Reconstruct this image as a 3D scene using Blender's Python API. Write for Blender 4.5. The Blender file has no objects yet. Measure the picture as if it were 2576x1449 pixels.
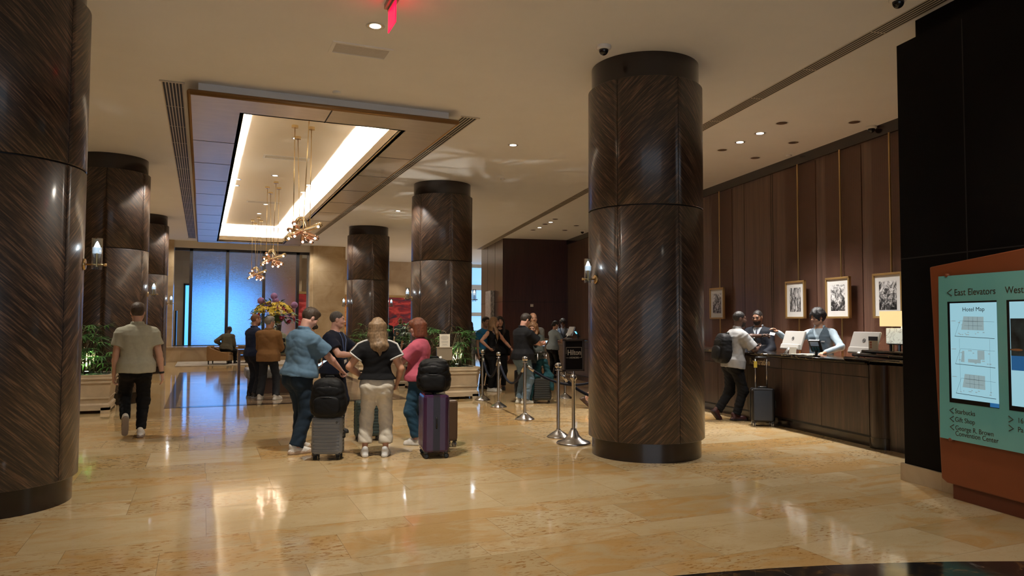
import bpy, bmesh, math, random
import numpy as np
from mathutils import Vector, Matrix
S = bpy.context.scene
C = S.collection
PI = math.pi
R = math.radians
# ---------------------------------------------------------------- camera, world, exposure
cam_d = bpy.data.cameras.new('camera'); cam_d.sensor_width = 36; cam_d.lens = 36*1840/2576
cam_d.clip_end = 200
cam = bpy.data.objects.new('camera', cam_d); C.objects.link(cam); S.camera = cam
YAW, PITCH, ROLL, CZ = R(22.9), R(2.6), R(0.23), 1.62
_f = Vector((math.sin(YAW)*math.cos(PITCH), math.cos(YAW)*math.cos(PITCH), math.sin(PITCH)))
_r = Vector((math.cos(YAW), -math.sin(YAW), 0)); _u = _r.cross(_f)
_r2 = _r*math.cos(ROLL)+_u*math.sin(ROLL); _u2 = _u*math.cos(ROLL)-_r*math.sin(ROLL)
M4 = Matrix((( _r2.x, _u2.x, -_f.x, 0), (_r2.y, _u2.y, -_f.y, 0), (_r2.z, _u2.z, -_f.z, CZ), (0, 0, 0, 1)))
cam.matrix_world = M4
W = bpy.data.worlds.new('world'); S.world = W; W.use_nodes = True
W.node_tree.nodes['Background'].inputs[0].default_value = (.76, .87, 1.0, 1)
W.node_tree.nodes['Background'].inputs[1].default_value = .85
S.view_settings.view_transform = 'Standard'; S.view_settings.look = 'None'
S.view_settings.exposure = 0.54; S.view_settings.gamma = 1
S.view_settings.use_curve_mapping = False
S.cycles.use_denoising = True
S.cycles.use_adaptive_sampling = True; S.cycles.adaptive_threshold = .02
S.cycles.max_bounces = 7; S.cycles.diffuse_bounces = 4; S.cycles.glossy_bounces = 3; S.cycles.transmission_bounces = 6; S.cycles.transparent_max_bounces = 10
S.cycles.sample_clamp_indirect = 4.0; S.cycles.caustics_refractive = True; S.cycles.blur_glossy = 0.5
WARM = (1.0, .91, .78); NEUT = (1.0, .95, .89)
def spot(name, loc, target, power, angle=70, blend=.6, color=WARM, size=.05):
    d = bpy.data.lights.new(name, 'SPOT'); d.energy = power; d.spot_size = R(angle); d.spot_blend = blend
    d.color = color; d.shadow_soft_size = size
    o = bpy.data.objects.new(name, d); C.objects.link(o); o.location = loc
    o.rotation_euler = (Vector(target)-Vector(loc)).to_track_quat('-Z', 'Y').to_euler()
    return o
def point(name, loc, power, color=WARM, size=.05):
    d = bpy.data.lights.new(name, 'POINT'); d.energy = power; d.color = color; d.shadow_soft_size = size
    o = bpy.data.objects.new(name, d); C.objects.link(o); o.location = loc; return o
ANG = R(10.3); DX, DY = math.sin(ANG), math.cos(ANG)      # the reception wall runs along (DX, DY)
def rec(s, t, p0=(9.95, 8.07)):                            # s metres along the wall, t metres into the hall
    return (p0[0]+DX*s-DY*t, p0[1]+DY*s+DX*t)
COLS = [(5.08, 7.75), (5.12, 16.35), (5.18, 24.9), (-1.73, 7.75), (-1.73, 16.35), (-1.72, 24.9)]
# ---- lights of the hall: column accents from the ceiling slots, rows of downlights, unseen fill spots, wall washers
for x, y in (COLS[1], COLS[2], COLS[4], COLS[5]):
    sx = 3.78 if x > 0 else -.44
    d_ = Vector((x-sx, .45, 0)).normalized()
    spot('column_accent', (sx, y-.45, 4.74), (sx+d_.x*.50, y-.45+d_.y*.50, 3.5), 150, 64, .22, NEUT, .05)
DOWN = [(1.65, 7.73), (1.65, 3.4), (1.65, -1), (5.1, 12.05), (5.15, 20.7), (5.1, 3.4), (5.1, -1), (-1.73, 12.05), (-1.73, 20.7), (-1.73, 3.4), (-1.73, -1)]
for x, y in DOWN:
    spot('downlight_or_fill', (x, y, 4.77), (x, y, 0), (560 if x > 0 else 300) if y > 5 else 120 if x > 0 and y > 0 else 50 if x > 0 else 25, 125, .9, WARM, .10)
HIDDEN_FILL = [(-4.8, 20.7), (-4.8, 28), (5.1, -4.5), (1.65, -4.5), (-1.73, -4.5), (9.3, 1.5), (8.5, 31), (6.5, 34.5), (11.5, 35), (1.5, 34.6), (-1.2, 34.6)]  # unseen fill spots, added to brighten floor, ceiling and the room beyond
for x, y in HIDDEN_FILL:
    spot('downlight_or_fill', (x, y, 4.77), (x, y, 0), (80 if y > 34.3 and x < 4 else 90 if x > 9 and y < 2 else 420) if y > 0 else 40, 125, .9, WARM, .10)
for x, y in ((1.65, 15.0), (1.6, 19.1), (1.75, 24), (1.7, 26.2)):
    spot('recess_beam', (x, y, 5.23), (x, y, 0), 170, 100, .8, WARM, .30)
for x in (-.4, 1.0, 2.4, 3.7):
    spot('wall_wash', (x, 31.2, 4.77), (x, 31.2, 0), 80, 150, .6, NEUT, .05)
RDOWN = [rec(.62, 1.63), rec(.30, .55), rec(1.27, 1.62), rec(1.9, 1.63), rec(2.51, 1.64), rec(1.7, .7), rec(2.95, .7),
         rec(12.1, 2.1), rec(12.8, 2.05), rec(13.3, 2.1), rec(14.2, 2.05), rec(14.9, 2.1), rec(13.4, 1.0), rec(14.7, 1.0)]
spot('reception_beam', (*rec(-.8, 1.63), 4.77), (*rec(-.8, 1.9), 0), 330, 95, .8, NEUT, .08)  # unseen spot without a fixture, added to brighten the reception
for i, (x, y) in enumerate(RDOWN):
    if i in (2, 3): spot('reception_beam', (x, y, 4.77), (x-.3, y, 0), 600, 95, .8, NEUT, .08)
    if i in (8, 10): spot('reception_beam', (x, y, 4.77), (x-.3, y, 0), 230, 95, .8, NEUT, .08)
# ---------------------------------------------------------------- materials
def new_mat(name):
    m = bpy.data.materials.new(name); m.use_nodes = True
    return m, m.node_tree.nodes, m.node_tree.links, m.node_tree.nodes['Principled BSDF']
MATS = {}
def pm(name, col, rough=.5, metal=0., var=.0, vscale=8, bump=0., bscale=60, spec=.5, emit=None, estr=0, trans=0, coat=0, stretch=(1, 1, 1), sheen=0):
    if name in MATS: return MATS[name]
    m, N, L, B = new_mat(name); MATS[name] = m
    B.inputs['Base Color'].default_value = (*col, 1); B.inputs['Roughness'].default_value = rough
    B.inputs['Metallic'].default_value = metal; B.inputs['Specular IOR Level'].default_value = spec
    if trans: B.inputs['Transmission Weight'].default_value = trans
    if coat: B.inputs['Coat Weight'].default_value = coat; B.inputs['Coat Roughness'].default_value = .1
    if sheen: B.inputs['Sheen Weight'].default_value = sheen
    if emit: B.inputs['Emission Color'].default_value = (*emit, 1); B.inputs['Emission Strength'].default_value = estr
    if var or bump:
        tc = N.new('ShaderNodeTexCoord'); mp = N.new('ShaderNodeMapping'); mp.inputs['Scale'].default_value = stretch
        L.new(tc.outputs['Object'], mp.inputs[0])
    if var:
        n = N.new('ShaderNodeTexNoise'); n.inputs['Scale'].default_value = vscale; n.inputs['Detail'].default_value = 4
        L.new(mp.outputs[0], n.inputs['Vector'])
        r = N.new('ShaderNodeMapRange'); r.inputs[1].default_value = .3; r.inputs[2].default_value = .7
        r.inputs[3].default_value = 1-var; r.inputs[4].default_value = 1+var
        L.new(n.outputs[0], r.inputs[0])
        mx = N.new('ShaderNodeVectorMath'); mx.operation = 'SCALE'; mx.inputs[0].default_value = col
        L.new(r.outputs[0], mx.inputs['Scale']); L.new(mx.outputs[0], B.inputs['Base Color'])
    if bump:
        n = N.new('ShaderNodeTexNoise'); n.inputs['Scale'].default_value = bscale; n.inputs['Detail'].default_value = 3
        L.new(mp.outputs[0], n.inputs['Vector'])
        b = N.new('ShaderNodeBump'); b.inputs['Strength'].default_value = bump; b.inputs['Distance'].default_value = .01
        L.new(n.outputs[0], b.inputs['Height']); L.new(b.outputs[0], B.inputs['Normal'])
    return m
def emat(name, col, st):
    m, N, L, B = new_mat(name); B.inputs['Base Color'].default_value = (.8, .8, .8, 1)
    B.inputs['Emission Color'].default_value = (*col, 1); B.inputs['Emission Strength'].default_value = st
    return m
def ramp(N, stops, interp='LINEAR'):
    r = N.new('ShaderNodeValToRGB'); e = r.color_ramp.elements; r.color_ramp.interpolation = interp
    e[0].position, e[0].color = stops[0][0], (*stops[0][1], 1); e[1].position, e[1].color = stops[-1][0], (*stops[-1][1], 1)
    for p, c in stops[1:-1]:
        q = e.new(p); q.color = (*c, 1)
    return r
def math_node(N, L, op, a, b=None, c=None):
    n = N.new('ShaderNodeMath'); n.operation = op
    for i, v in enumerate((a, b, c)):
        if v is None: continue
        if isinstance(v, (int, float)): n.inputs[i].default_value = v
        else: L.new(v, n.inputs[i])
    return n.outputs[0]
def noise(N, L, vec, scale, detail=4, rough=.5, dist=0):
    n = N.new('ShaderNodeTexNoise'); n.inputs['Scale'].default_value = scale; n.inputs['Detail'].default_value = detail
    n.inputs['Roughness'].default_value = rough; n.inputs['Distortion'].default_value = dist
    L.new(vec, n.inputs['Vector']); return n.outputs[0]
def mapping(N, L, src, scale=(1, 1, 1), rot=(0, 0, 0), loc=(0, 0, 0)):
    mp = N.new('ShaderNodeMapping'); mp.inputs['Scale'].default_value = scale; mp.inputs['Rotation'].default_value = rot; mp.inputs['Location'].default_value = loc
    L.new(src, mp.inputs[0]); return mp.outputs[0]
def mixc(N, L, f, a, b):
    m = N.new('ShaderNodeMix'); m.data_type = 'RGBA'
    for k, v in ((0, f), (6, a), (7, b)):
        if isinstance(v, (int, float)): m.inputs[k].default_value = v
        elif isinstance(v, tuple): m.inputs[k].default_value = (*v, 1)
        else: L.new(v, m.inputs[k])
    return m.outputs[2]
def bump(N, L, B, h, st, dist=.01):
    b = N.new('ShaderNodeBump'); b.inputs['Strength'].default_value = st; b.inputs['Distance'].default_value = dist
    L.new(h, b.inputs['Height']); L.new(b.outputs[0], B.inputs['Normal'])

def make_floor_mat():
    m, N, L, B = new_mat('cream_marble_tiles')
    tc = N.new('ShaderNodeTexCoord'); P = tc.outputs['Object']
    u1 = N.new('ShaderNodeUVMap'); u1.uv_map = 'from_edge'; u2 = N.new('ShaderNodeUVMap'); u2.uv_map = 'to_edge'
    at = N.new('ShaderNodeAttribute'); at.attribute_name = 'tile'
    s = N.new('ShaderNodeSeparateColor'); L.new(at.outputs['Color'], s.inputs[0])
    va = N.new('ShaderNodeSeparateXYZ'); L.new(u1.outputs[0], va.inputs[0])
    vb = N.new('ShaderNodeSeparateXYZ'); L.new(u2.outputs[0], vb.inputs[0])
    mn = math_node(N, L, 'MINIMUM', math_node(N, L, 'MINIMUM', va.outputs[0], va.outputs[1]), math_node(N, L, 'MINIMUM', vb.outputs[0], vb.outputs[1]))
    joint = math_node(N, L, 'LESS_THAN', mn, .0022)
    # every tile reads its own piece of stone
    off = N.new('ShaderNodeVectorMath'); off.operation = 'MULTIPLY_ADD'; off.inputs[1].default_value = (37, 37, 37)
    L.new(at.outputs['Color'], off.inputs[0]); L.new(P, off.inputs[2]); V = off.outputs[0]
    base = ramp(N, [(0, (.42, .29, .135)), (.5, (.53, .395, .215)), (1, (.62, .50, .315))])
    L.new(math_node(N, L, 'MULTIPLY_ADD', noise(N, L, mapping(N, L, V, (.7, 1.6, 1)), 1.6, 5, .55, .6), .9, math_node(N, L, 'MULTIPLY_ADD', s.outputs[0], .5, -.2)), base.inputs[0])
    # honey clouds
    cl = N.new('ShaderNodeMapRange'); cl.inputs[1].default_value = .50; cl.inputs[2].default_value = .68
    L.new(math_node(N, L, 'MULTIPLY_ADD', s.outputs[1], .22, math_node(N, L, 'SUBTRACT', noise(N, L, mapping(N, L, V, (.8, 1.5, 1)), 2.3, 4, .6, 1.2), .08)), cl.inputs[0])
    c1 = mixc(N, L, math_node(N, L, 'MULTIPLY', cl.outputs[0], .62), base.outputs[0], (.50, .27, .075))
    # brown flecks
    fl = N.new('ShaderNodeMapRange'); fl.inputs[1].default_value = .565; fl.inputs[2].default_value = .625
    L.new(noise(N, L, mapping(N, L, V, (1, 2.3, 1), (0, 0, .25)), 17, 3, .5, .5), fl.inputs[0])
    am = N.new('ShaderNodeMapRange'); am.inputs[1].default_value = .46; am.inputs[2].default_value = .62
    L.new(math_node(N, L, 'MULTIPLY_ADD', s.outputs[2], .35, math_node(N, L, 'SUBTRACT', noise(N, L, V, 1.1, 3), .2)), am.inputs[0])
    c2 = mixc(N, L, math_node(N, L, 'MULTIPLY', math_node(N, L, 'MULTIPLY', fl.outputs[0], am.outputs[0]), .85), c1, (.30, .14, .032))
    # thin veins
    vn = noise(N, L, mapping(N, L, V, (1, 1.7, 1)), 5, 5, .6, 1.5)
    ve = N.new('ShaderNodeMapRange'); ve.inputs[1].default_value = .012; ve.inputs[2].default_value = 0
    L.new(math_node(N, L, 'ABSOLUTE', math_node(N, L, 'SUBTRACT', vn, .5)), ve.inputs[0])
    c3 = mixc(N, L, math_node(N, L, 'MULTIPLY', ve.outputs[0], .35), c2, (.38, .21, .07))
    c4 = mixc(N, L, math_node(N, L, 'MULTIPLY', joint, .6), c3, (.22, .15, .08))
    L.new(c4, B.inputs['Base Color'])
    B.inputs['Roughness'].default_value = .075; B.inputs['Specular IOR Level'].default_value = .8
    h = math_node(N, L, 'ADD', noise(N, L, mapping(N, L, P, (1, 1, 1)), 5, 2), math_node(N, L, 'MULTIPLY', joint, -.25))
    bump(N, L, B, h, .10, .01)
    return m
def make_chevron_mat():
    m, N, L, B = new_mat('chevron_veneer')
    u = N.new('ShaderNodeUVMap'); u.uv_map = 'veneer'
    s = N.new('ShaderNodeSeparateXYZ'); L.new(u.outputs[0], s.inputs[0])
    a = math_node(N, L, 'MULTIPLY_ADD', s.outputs[0], -.92, s.outputs[1])     # across the grain
    b = math_node(N, L, 'MULTIPLY_ADD', s.outputs[1], .92, s.outputs[0])      # along the grain
    at = N.new('ShaderNodeAttribute'); at.attribute_name = 'panel'
    cb = N.new('ShaderNodeCombineXYZ'); L.new(a, cb.inputs[0]); L.new(math_node(N, L, 'MULTIPLY', b, .045), cb.inputs[1]); L.new(math_node(N, L, 'MULTIPLY', at.outputs['Fac'], 9), cb.inputs[2])
    n1 = noise(N, L, cb.outputs[0], 50, 4, .68); n2 = noise(N, L, cb.outputs[0], 13, 3, .6)
    f = math_node(N, L, 'MULTIPLY_ADD', n1, .85, math_node(N, L, 'MULTIPLY', n2, .28))
    r = ramp(N, [(.38, (.006, .0035, .003)), (.52, (.022, .0125, .009)), (.60, (.055, .030, .018)), (.70, (.17, .095, .055))])
    L.new(f, r.inputs[0]); L.new(r.outputs[0], B.inputs['Base Color'])
    B.inputs['Roughness'].default_value = .42; B.inputs['Specular IOR Level'].default_value = .5
    B.inputs['Coat Weight'].default_value = .32; B.inputs['Coat Roughness'].default_value = .13
    bump(N, L, B, f, .12, .004)
    return m
def make_vertical_wood(name, cols, sc=(9, 9, .25), rough=.35, k=8, coat=.2):
    m, N, L, B = new_mat(name)
    tc = N.new('ShaderNodeTexCoord'); P = tc.outputs['Object']
    n1 = noise(N, L, mapping(N, L, P, sc), k, 4, .65); n2 = noise(N, L, mapping(N, L, P, (sc[0]*.12, sc[1]*.12, sc[2]*.3)), k, 2)
    f = math_node(N, L, 'MULTIPLY_ADD', n1, .7, math_node(N, L, 'MULTIPLY', n2, .4))
    r = ramp(N, [(.35, cols[0]), (.55, cols[1]), (.75, cols[2])]); L.new(f, r.inputs[0]); L.new(r.outputs[0], B.inputs['Base Color'])
    B.inputs['Roughness'].default_value = rough; B.inputs['Coat Weight'].default_value = coat; B.inputs['Coat Roughness'].default_value = .15
    bump(N, L, B, f, .08, .004)
    return m
def make_stone(name, c0, c1, c2, sc=1.2, rough=.25):
    m, N, L, B = new_mat(name)
    tc = N.new('ShaderNodeTexCoord'); P = tc.outputs['Object']
    br = N.new('ShaderNodeTexBrick'); br.inputs['Scale'].default_value = 1; br.inputs['Mortar Size'].default_value = .004
    br.inputs['Brick Width'].default_value = 1.1; br.inputs['Row Height'].default_value = .62
    br.inputs['Color1'].default_value = (.35, .35, .35, 1); br.inputs['Color2'].default_value = (.65, .65, .65, 1); br.inputs['Mortar'].default_value = (.2, .2, .2, 1)
    sw = N.new('ShaderNodeSeparateXYZ'); L.new(P, sw.inputs[0]); cw = N.new('ShaderNodeCombineXYZ')
    L.new(math_node(N, L, 'ADD', sw.outputs[0], sw.outputs[1]), cw.inputs[0]); L.new(sw.outputs[2], cw.inputs[1]); L.new(cw.outputs[0], br.inputs[0])
    f = math_node(N, L, 'MULTIPLY_ADD', noise(N, L, P, sc, 5, .6, .8), .8, math_node(N, L, 'MULTIPLY_ADD', br.outputs[0], .5, -.15))
    r = ramp(N, [(.3, c0), (.5, c1), (.72, c2)]); L.new(f, r.inputs[0]); L.new(r.outputs[0], B.inputs['Base Color'])
    B.inputs['Roughness'].default_value = rough
    return m
FLOOR = make_floor_mat(); CHEV = make_chevron_mat()
RECWOOD = make_vertical_wood('reception_veneer', [(.055, .029, .022), (.125, .069, .050), (.20, .115, .083)], (9, 9, .12), .38, 8)
DESKWOOD = make_vertical_wood('desk_veneer', [(.012, .006, .005), (.034, .018, .012), (.09, .050, .033)], (9, 9, .25), .33, 9)
DARKWOOD = pm('near_black_panel', (.0016, .0013, .0015), .5, var=.2, spec=.1)
MAHOG = make_vertical_wood('mahogany_panel', [(.028, .006, .005), (.045, .011, .008), (.062, .018, .013)], (4, 4, .3), .28, 5, .5)
ESPRESSO = pm('espresso_lacquer', (.014, .0065, .0055), .22, coat=.3)
CEILM = pm('ceiling_plaster', (.85, .845, .835), .75, var=.015, vscale=2)
FRAMEM = pm('satin_coffer_panel', (.62, .55, .48), .30, metal=.32, var=.06, vscale=2, stretch=(1, 6, 1))
BRONZE = pm('bronze_trim', (.26, .15, .06), .35, .5)
WHITEP = pm('white_plaster', (.72, .66, .56), .7)
STONE = make_stone('honey_limestone', (.42, .29, .15), (.55, .41, .24), (.66, .52, .33))
BEIGE = make_stone('beige_stone_wall', (.40, .28, .17), (.47, .34, .21), (.55, .42, .27), .6)
BLACKM = pm('black_slot', (.004, .004, .004), .6)
BRASS = pm('brass', (.60, .42, .20), .28, 1.0)
STEEL = pm('brushed_steel', (.42, .40, .38), .26, 1.0, bump=.02, bscale=80, stretch=(1, 1, .05))
CHROME = pm('chrome', (.8, .8, .8), .07, 1.0)
GOLD = pm('pale_gold_rod', (.78, .62, .36), .2, 1.0)
BLACKP = pm('black_plastic', (.012, .012, .012), .35)
RUBBER = pm('black_rubber', (.008, .008, .008), .6)
GLASS, N, L, B = new_mat('clear_glass'); t_ = N.new('ShaderNodeBsdfTransparent'); g_ = N.new('ShaderNodeBsdfGlossy'); g_.inputs['Roughness'].default_value = .03
fr = N.new('ShaderNodeLayerWeight'); fr.inputs[0].default_value = .35; mx = N.new('ShaderNodeMixShader'); t_.inputs[0].default_value = (.93, .96, .97, 1)
L.new(fr.outputs['Facing'], mx.inputs[0]); L.new(t_.outputs[0], mx.inputs[1]); L.new(g_.outputs[0], mx.inputs[2]); L.new(mx.outputs[0], N['Material Output'].inputs[0])
WHITEM = pm('white_plastic', (.75, .74, .71), .4)
# ---------------------------------------------------------------- helpers
class MB:
    """Collects faces of one mesh."""
    def __init__(s): s.v = []; s.f = []; s.mi = []; s.sm = []
    def add(s, vs, fs, mi=0, smooth=False):
        b = len(s.v); s.v += [tuple(v) for v in vs]
        for f in fs: s.f.append(tuple(i+b for i in f)); s.mi.append(mi); s.sm.append(smooth)
        return s
    def box(s, x0, x1, y0, y1, z0, z1, mi=0):
        return s.add([(x0, y0, z0), (x1, y0, z0), (x1, y1, z0), (x0, y1, z0), (x0, y0, z1), (x1, y0, z1), (x1, y1, z1), (x0, y1, z1)],
                     [(0, 3, 2, 1), (4, 5, 6, 7), (0, 1, 5, 4), (1, 2, 6, 5), (2, 3, 7, 6), (3, 0, 4, 7)], mi)
    def cbox(s, c, d, mi=0):
        return s.box(c[0]-d[0]/2, c[0]+d[0]/2, c[1]-d[1]/2, c[1]+d[1]/2, c[2]-d[2]/2, c[2]+d[2]/2, mi)
    def prism(s, poly, z0, z1, mi=0, top=None):
        n = len(poly); top = top or poly
        vs = [(x, y, z0) for x, y in poly]+[(x, y, z1) for x, y in top]
        return s.add(vs, [tuple(range(n-1, -1, -1)), tuple(range(n, 2*n))]+[(i, (i+1) % n, n+(i+1) % n, n+i) for i in range(n)], mi)
    def lathe(s, prof, c=(0, 0, 0), n=32, mi=0, smooth=True, a0=0, a1=2*PI, caps=True):
        full = abs(a1-a0-2*PI) < 1e-6; m = n if full else n+1
        vs = []
        for r, z in prof:
            for i in range(m):
                a = a0+(a1-a0)*i/n; vs.append((c[0]+r*math.cos(a), c[1]+r*math.sin(a), c[2]+z))
        fs = []
        for j in range(len(prof)-1):
            for i in range(n):
                i2 = (i+1) % m; fs.append((j*m+i, j*m+i2, (j+1)*m+i2, (j+1)*m+i))
        s.add(vs, fs, mi, smooth)
        if caps and full:
            for j, rev in ((0, True), (len(prof)-1, False)):
                if prof[j][0] > 1e-6:
                    ring = [vs[j*m+i] for i in range(m)]
                    s.add(ring, [tuple(range(m-1, -1, -1)) if rev else tuple(range(m))], mi)
        return s
    def tube(s, pts, rad, n=10, mi=0, closed=False, flat=None):
        pts = [Vector(p) for p in pts]; k = len(pts)
        rad = rad if isinstance(rad, (list, tuple)) else [rad]*k
        vs = []; up = None
        for i, p in enumerate(pts):
            if closed: t = (pts[(i+1) % k]-pts[i-1]).normalized()
            else: t = (pts[min(i+1, k-1)]-pts[max(i-1, 0)]).normalized()
            if up is None:
                up = Vector((0, 0, 1)) if abs(t.z) < .9 else Vector((1, 0, 0))
            a = t.cross(up).normalized(); up = a.cross(t).normalized()
            for j in range(n):
                an = 2*PI*j/n; ca, sa = math.cos(an), math.sin(an)
                if flat: ca *= flat
                vs.append(p+(a*ca+up*sa)*rad[i])
        fs = []
        for i in range(k if closed else k-1):
            i2 = (i+1) % k
            for j in range(n): fs.append((i*n+j, i*n+(j+1) % n, i2*n+(j+1) % n, i2*n+j))
        if not closed: fs += [tuple(range(n-1, -1, -1)), tuple(range((k-1)*n, k*n))]
        return s.add(vs, fs, mi, True)
    def ball(s, c, r, n=16, m=10, mi=0):
        r = r if isinstance(r, (tuple, list)) else (r, r, r); vs = [(c[0], c[1], c[2]-r[2])]; fs = []
        for j in range(1, m):
            t = -PI/2+PI*j/m
            for i in range(n):
                a = 2*PI*i/n; vs.append((c[0]+r[0]*math.cos(t)*math.cos(a), c[1]+r[1]*math.cos(t)*math.sin(a), c[2]+r[2]*math.sin(t)))
        vs.append((c[0], c[1], c[2]+r[2]))
        for i in range(n):
            fs.append((0, 1+(i+1) % n, 1+i)); fs.append((len(vs)-1, 1+(m-2)*n+i, 1+(m-2)*n+(i+1) % n))
        for j in range(m-2):
            for i in range(n): fs.append((1+j*n+i, 1+j*n+(i+1) % n, 1+(j+1)*n+(i+1) % n, 1+(j+1)*n+i))
        return s.add(vs, fs, mi, True)
    def rbox(s, c, d, r=.02, seg=3, mi=0, axis='z'):
        """a box whose vertical edges (along axis) are rounded, ends slightly pulled in"""
        hx, hy, hz = d[0]/2, d[1]/2, d[2]/2
        if axis == 'y': hx, hy, hz = d[0]/2, d[2]/2, d[1]/2
        if axis == 'x': hx, hy, hz = d[1]/2, d[2]/2, d[0]/2
        def ring(ins, z):
            o = []
            rr = max(r-ins, .001)
            for q, (sx, sy) in enumerate(((1, 1), (-1, 1), (-1, -1), (1, -1))):
                for i in range(seg+1):
                    a = q*PI/2+PI/2*i/seg
                    o.append((sx*(hx-r)+rr*math.cos(a), sy*(hy-r)+rr*math.sin(a), z))
            return o
        e = min(r*.6, hz*.5); rings = [ring(e, -hz), ring(e*.3, -hz+e*.3), ring(0, -hz+e), ring(0, hz-e), ring(e*.3, hz-e*.3), ring(e, hz)]
        n = len(rings[0]); vs = sum(rings, []); fs = [tuple(range(n-1, -1, -1)), tuple(range(5*n, 6*n))]
        for j in range(5):
            for i in range(n): fs.append((j*n+i, j*n+(i+1) % n, (j+1)*n+(i+1) % n, (j+1)*n+i))
        if axis == 'y': vs = [(x, -z, y) for x, y, z in vs]
        if axis == 'x': vs = [(z, x, y) for x, y, z in vs]
        return s.add([(x+c[0], y+c[1], z+c[2]) for x, y, z in vs], fs, mi, False)
    def xf(s, M, start=0):
        for i in range(start, len(s.v)): s.v[i] = tuple(M @ Vector(s.v[i]))
        return s
    def mesh(s, name, mats):
        me = bpy.data.meshes.new(name); me.from_pydata(s.v, [], s.f)
        for m in (mats if isinstance(mats, (list, tuple)) else [mats]): me.materials.append(m)
        me.polygons.foreach_set('material_index', s.mi); me.polygons.foreach_set('use_smooth', s.sm); me.update()
        return me
    def build(s, name, mats, parent=None, bevel=0, label=None):
        o = bpy.data.objects.new(name, s.mesh(name, mats)); C.objects.link(o)
        if parent: o.parent = parent
        if bevel:
            b = o.modifiers.new('edge', 'BEVEL'); b.width = bevel; b.segments = 2; b.limit_method = 'ANGLE'
        if label: o['label'] = label
        return o
def tag(o, label, cat, group=None, kind=None):
    o['label'] = label; o['category'] = cat
    if group: o['group'] = group
    if kind: o['kind'] = kind
    return o
def thing(name, label, cat, loc=(0, 0, 0), rz=0, group=None):
    o = bpy.data.objects.new(name, None); C.objects.link(o); o.location = loc; o.rotation_euler = (0, 0, rz); o.empty_display_size = .1
    return tag(o, label, cat, group)
def struct(o): o['kind'] = 'structure'; return o
def kids(o): return [x for x in list(C.objects) if x.parent == o]
def dup(root, loc, rz=None, label=None, group=None):
    r = root.copy(); C.objects.link(r); r.location = loc
    if rz is not None: r.rotation_euler = (0, 0, rz)
    if label: r['label'] = label
    if group: r['group'] = group
    for ch in kids(root):
        c = ch.copy(); C.objects.link(c); c.parent = r
        for g in kids(ch):
            d = g.copy(); C.objects.link(d); d.parent = c
    return r
def text(name, s, size, mat, parent, loc, rot, align='LEFT', ext=.002, sx=1.0, label=None, bold=0, shear=0):
    cu = bpy.data.curves.new(name, 'FONT'); cu.body = s; cu.size = size; cu.extrude = ext; cu.align_x = align; cu.offset = bold; cu.shear = shear
    tmp = bpy.data.objects.new(name+'_curve', cu); me = bpy.data.meshes.new_from_object(tmp); bpy.data.objects.remove(tmp); bpy.data.curves.remove(cu)
    me.materials.clear(); me.materials.append(mat)
    o = bpy.data.objects.new(name, me); C.objects.link(o); o.parent = parent; o.location = loc; o.rotation_euler = rot; o.scale = (sx, 1, 1)
    if label: o['label'] = label
    return o
def hedge(px, py, ang):     # local frame: x to the right of heading, y ahead
    return Matrix.Translation((px, py, 0)) @ Matrix.Rotation(-ang, 4, 'Z')
def arr(o): return o
rnd = random.Random(7)
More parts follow.
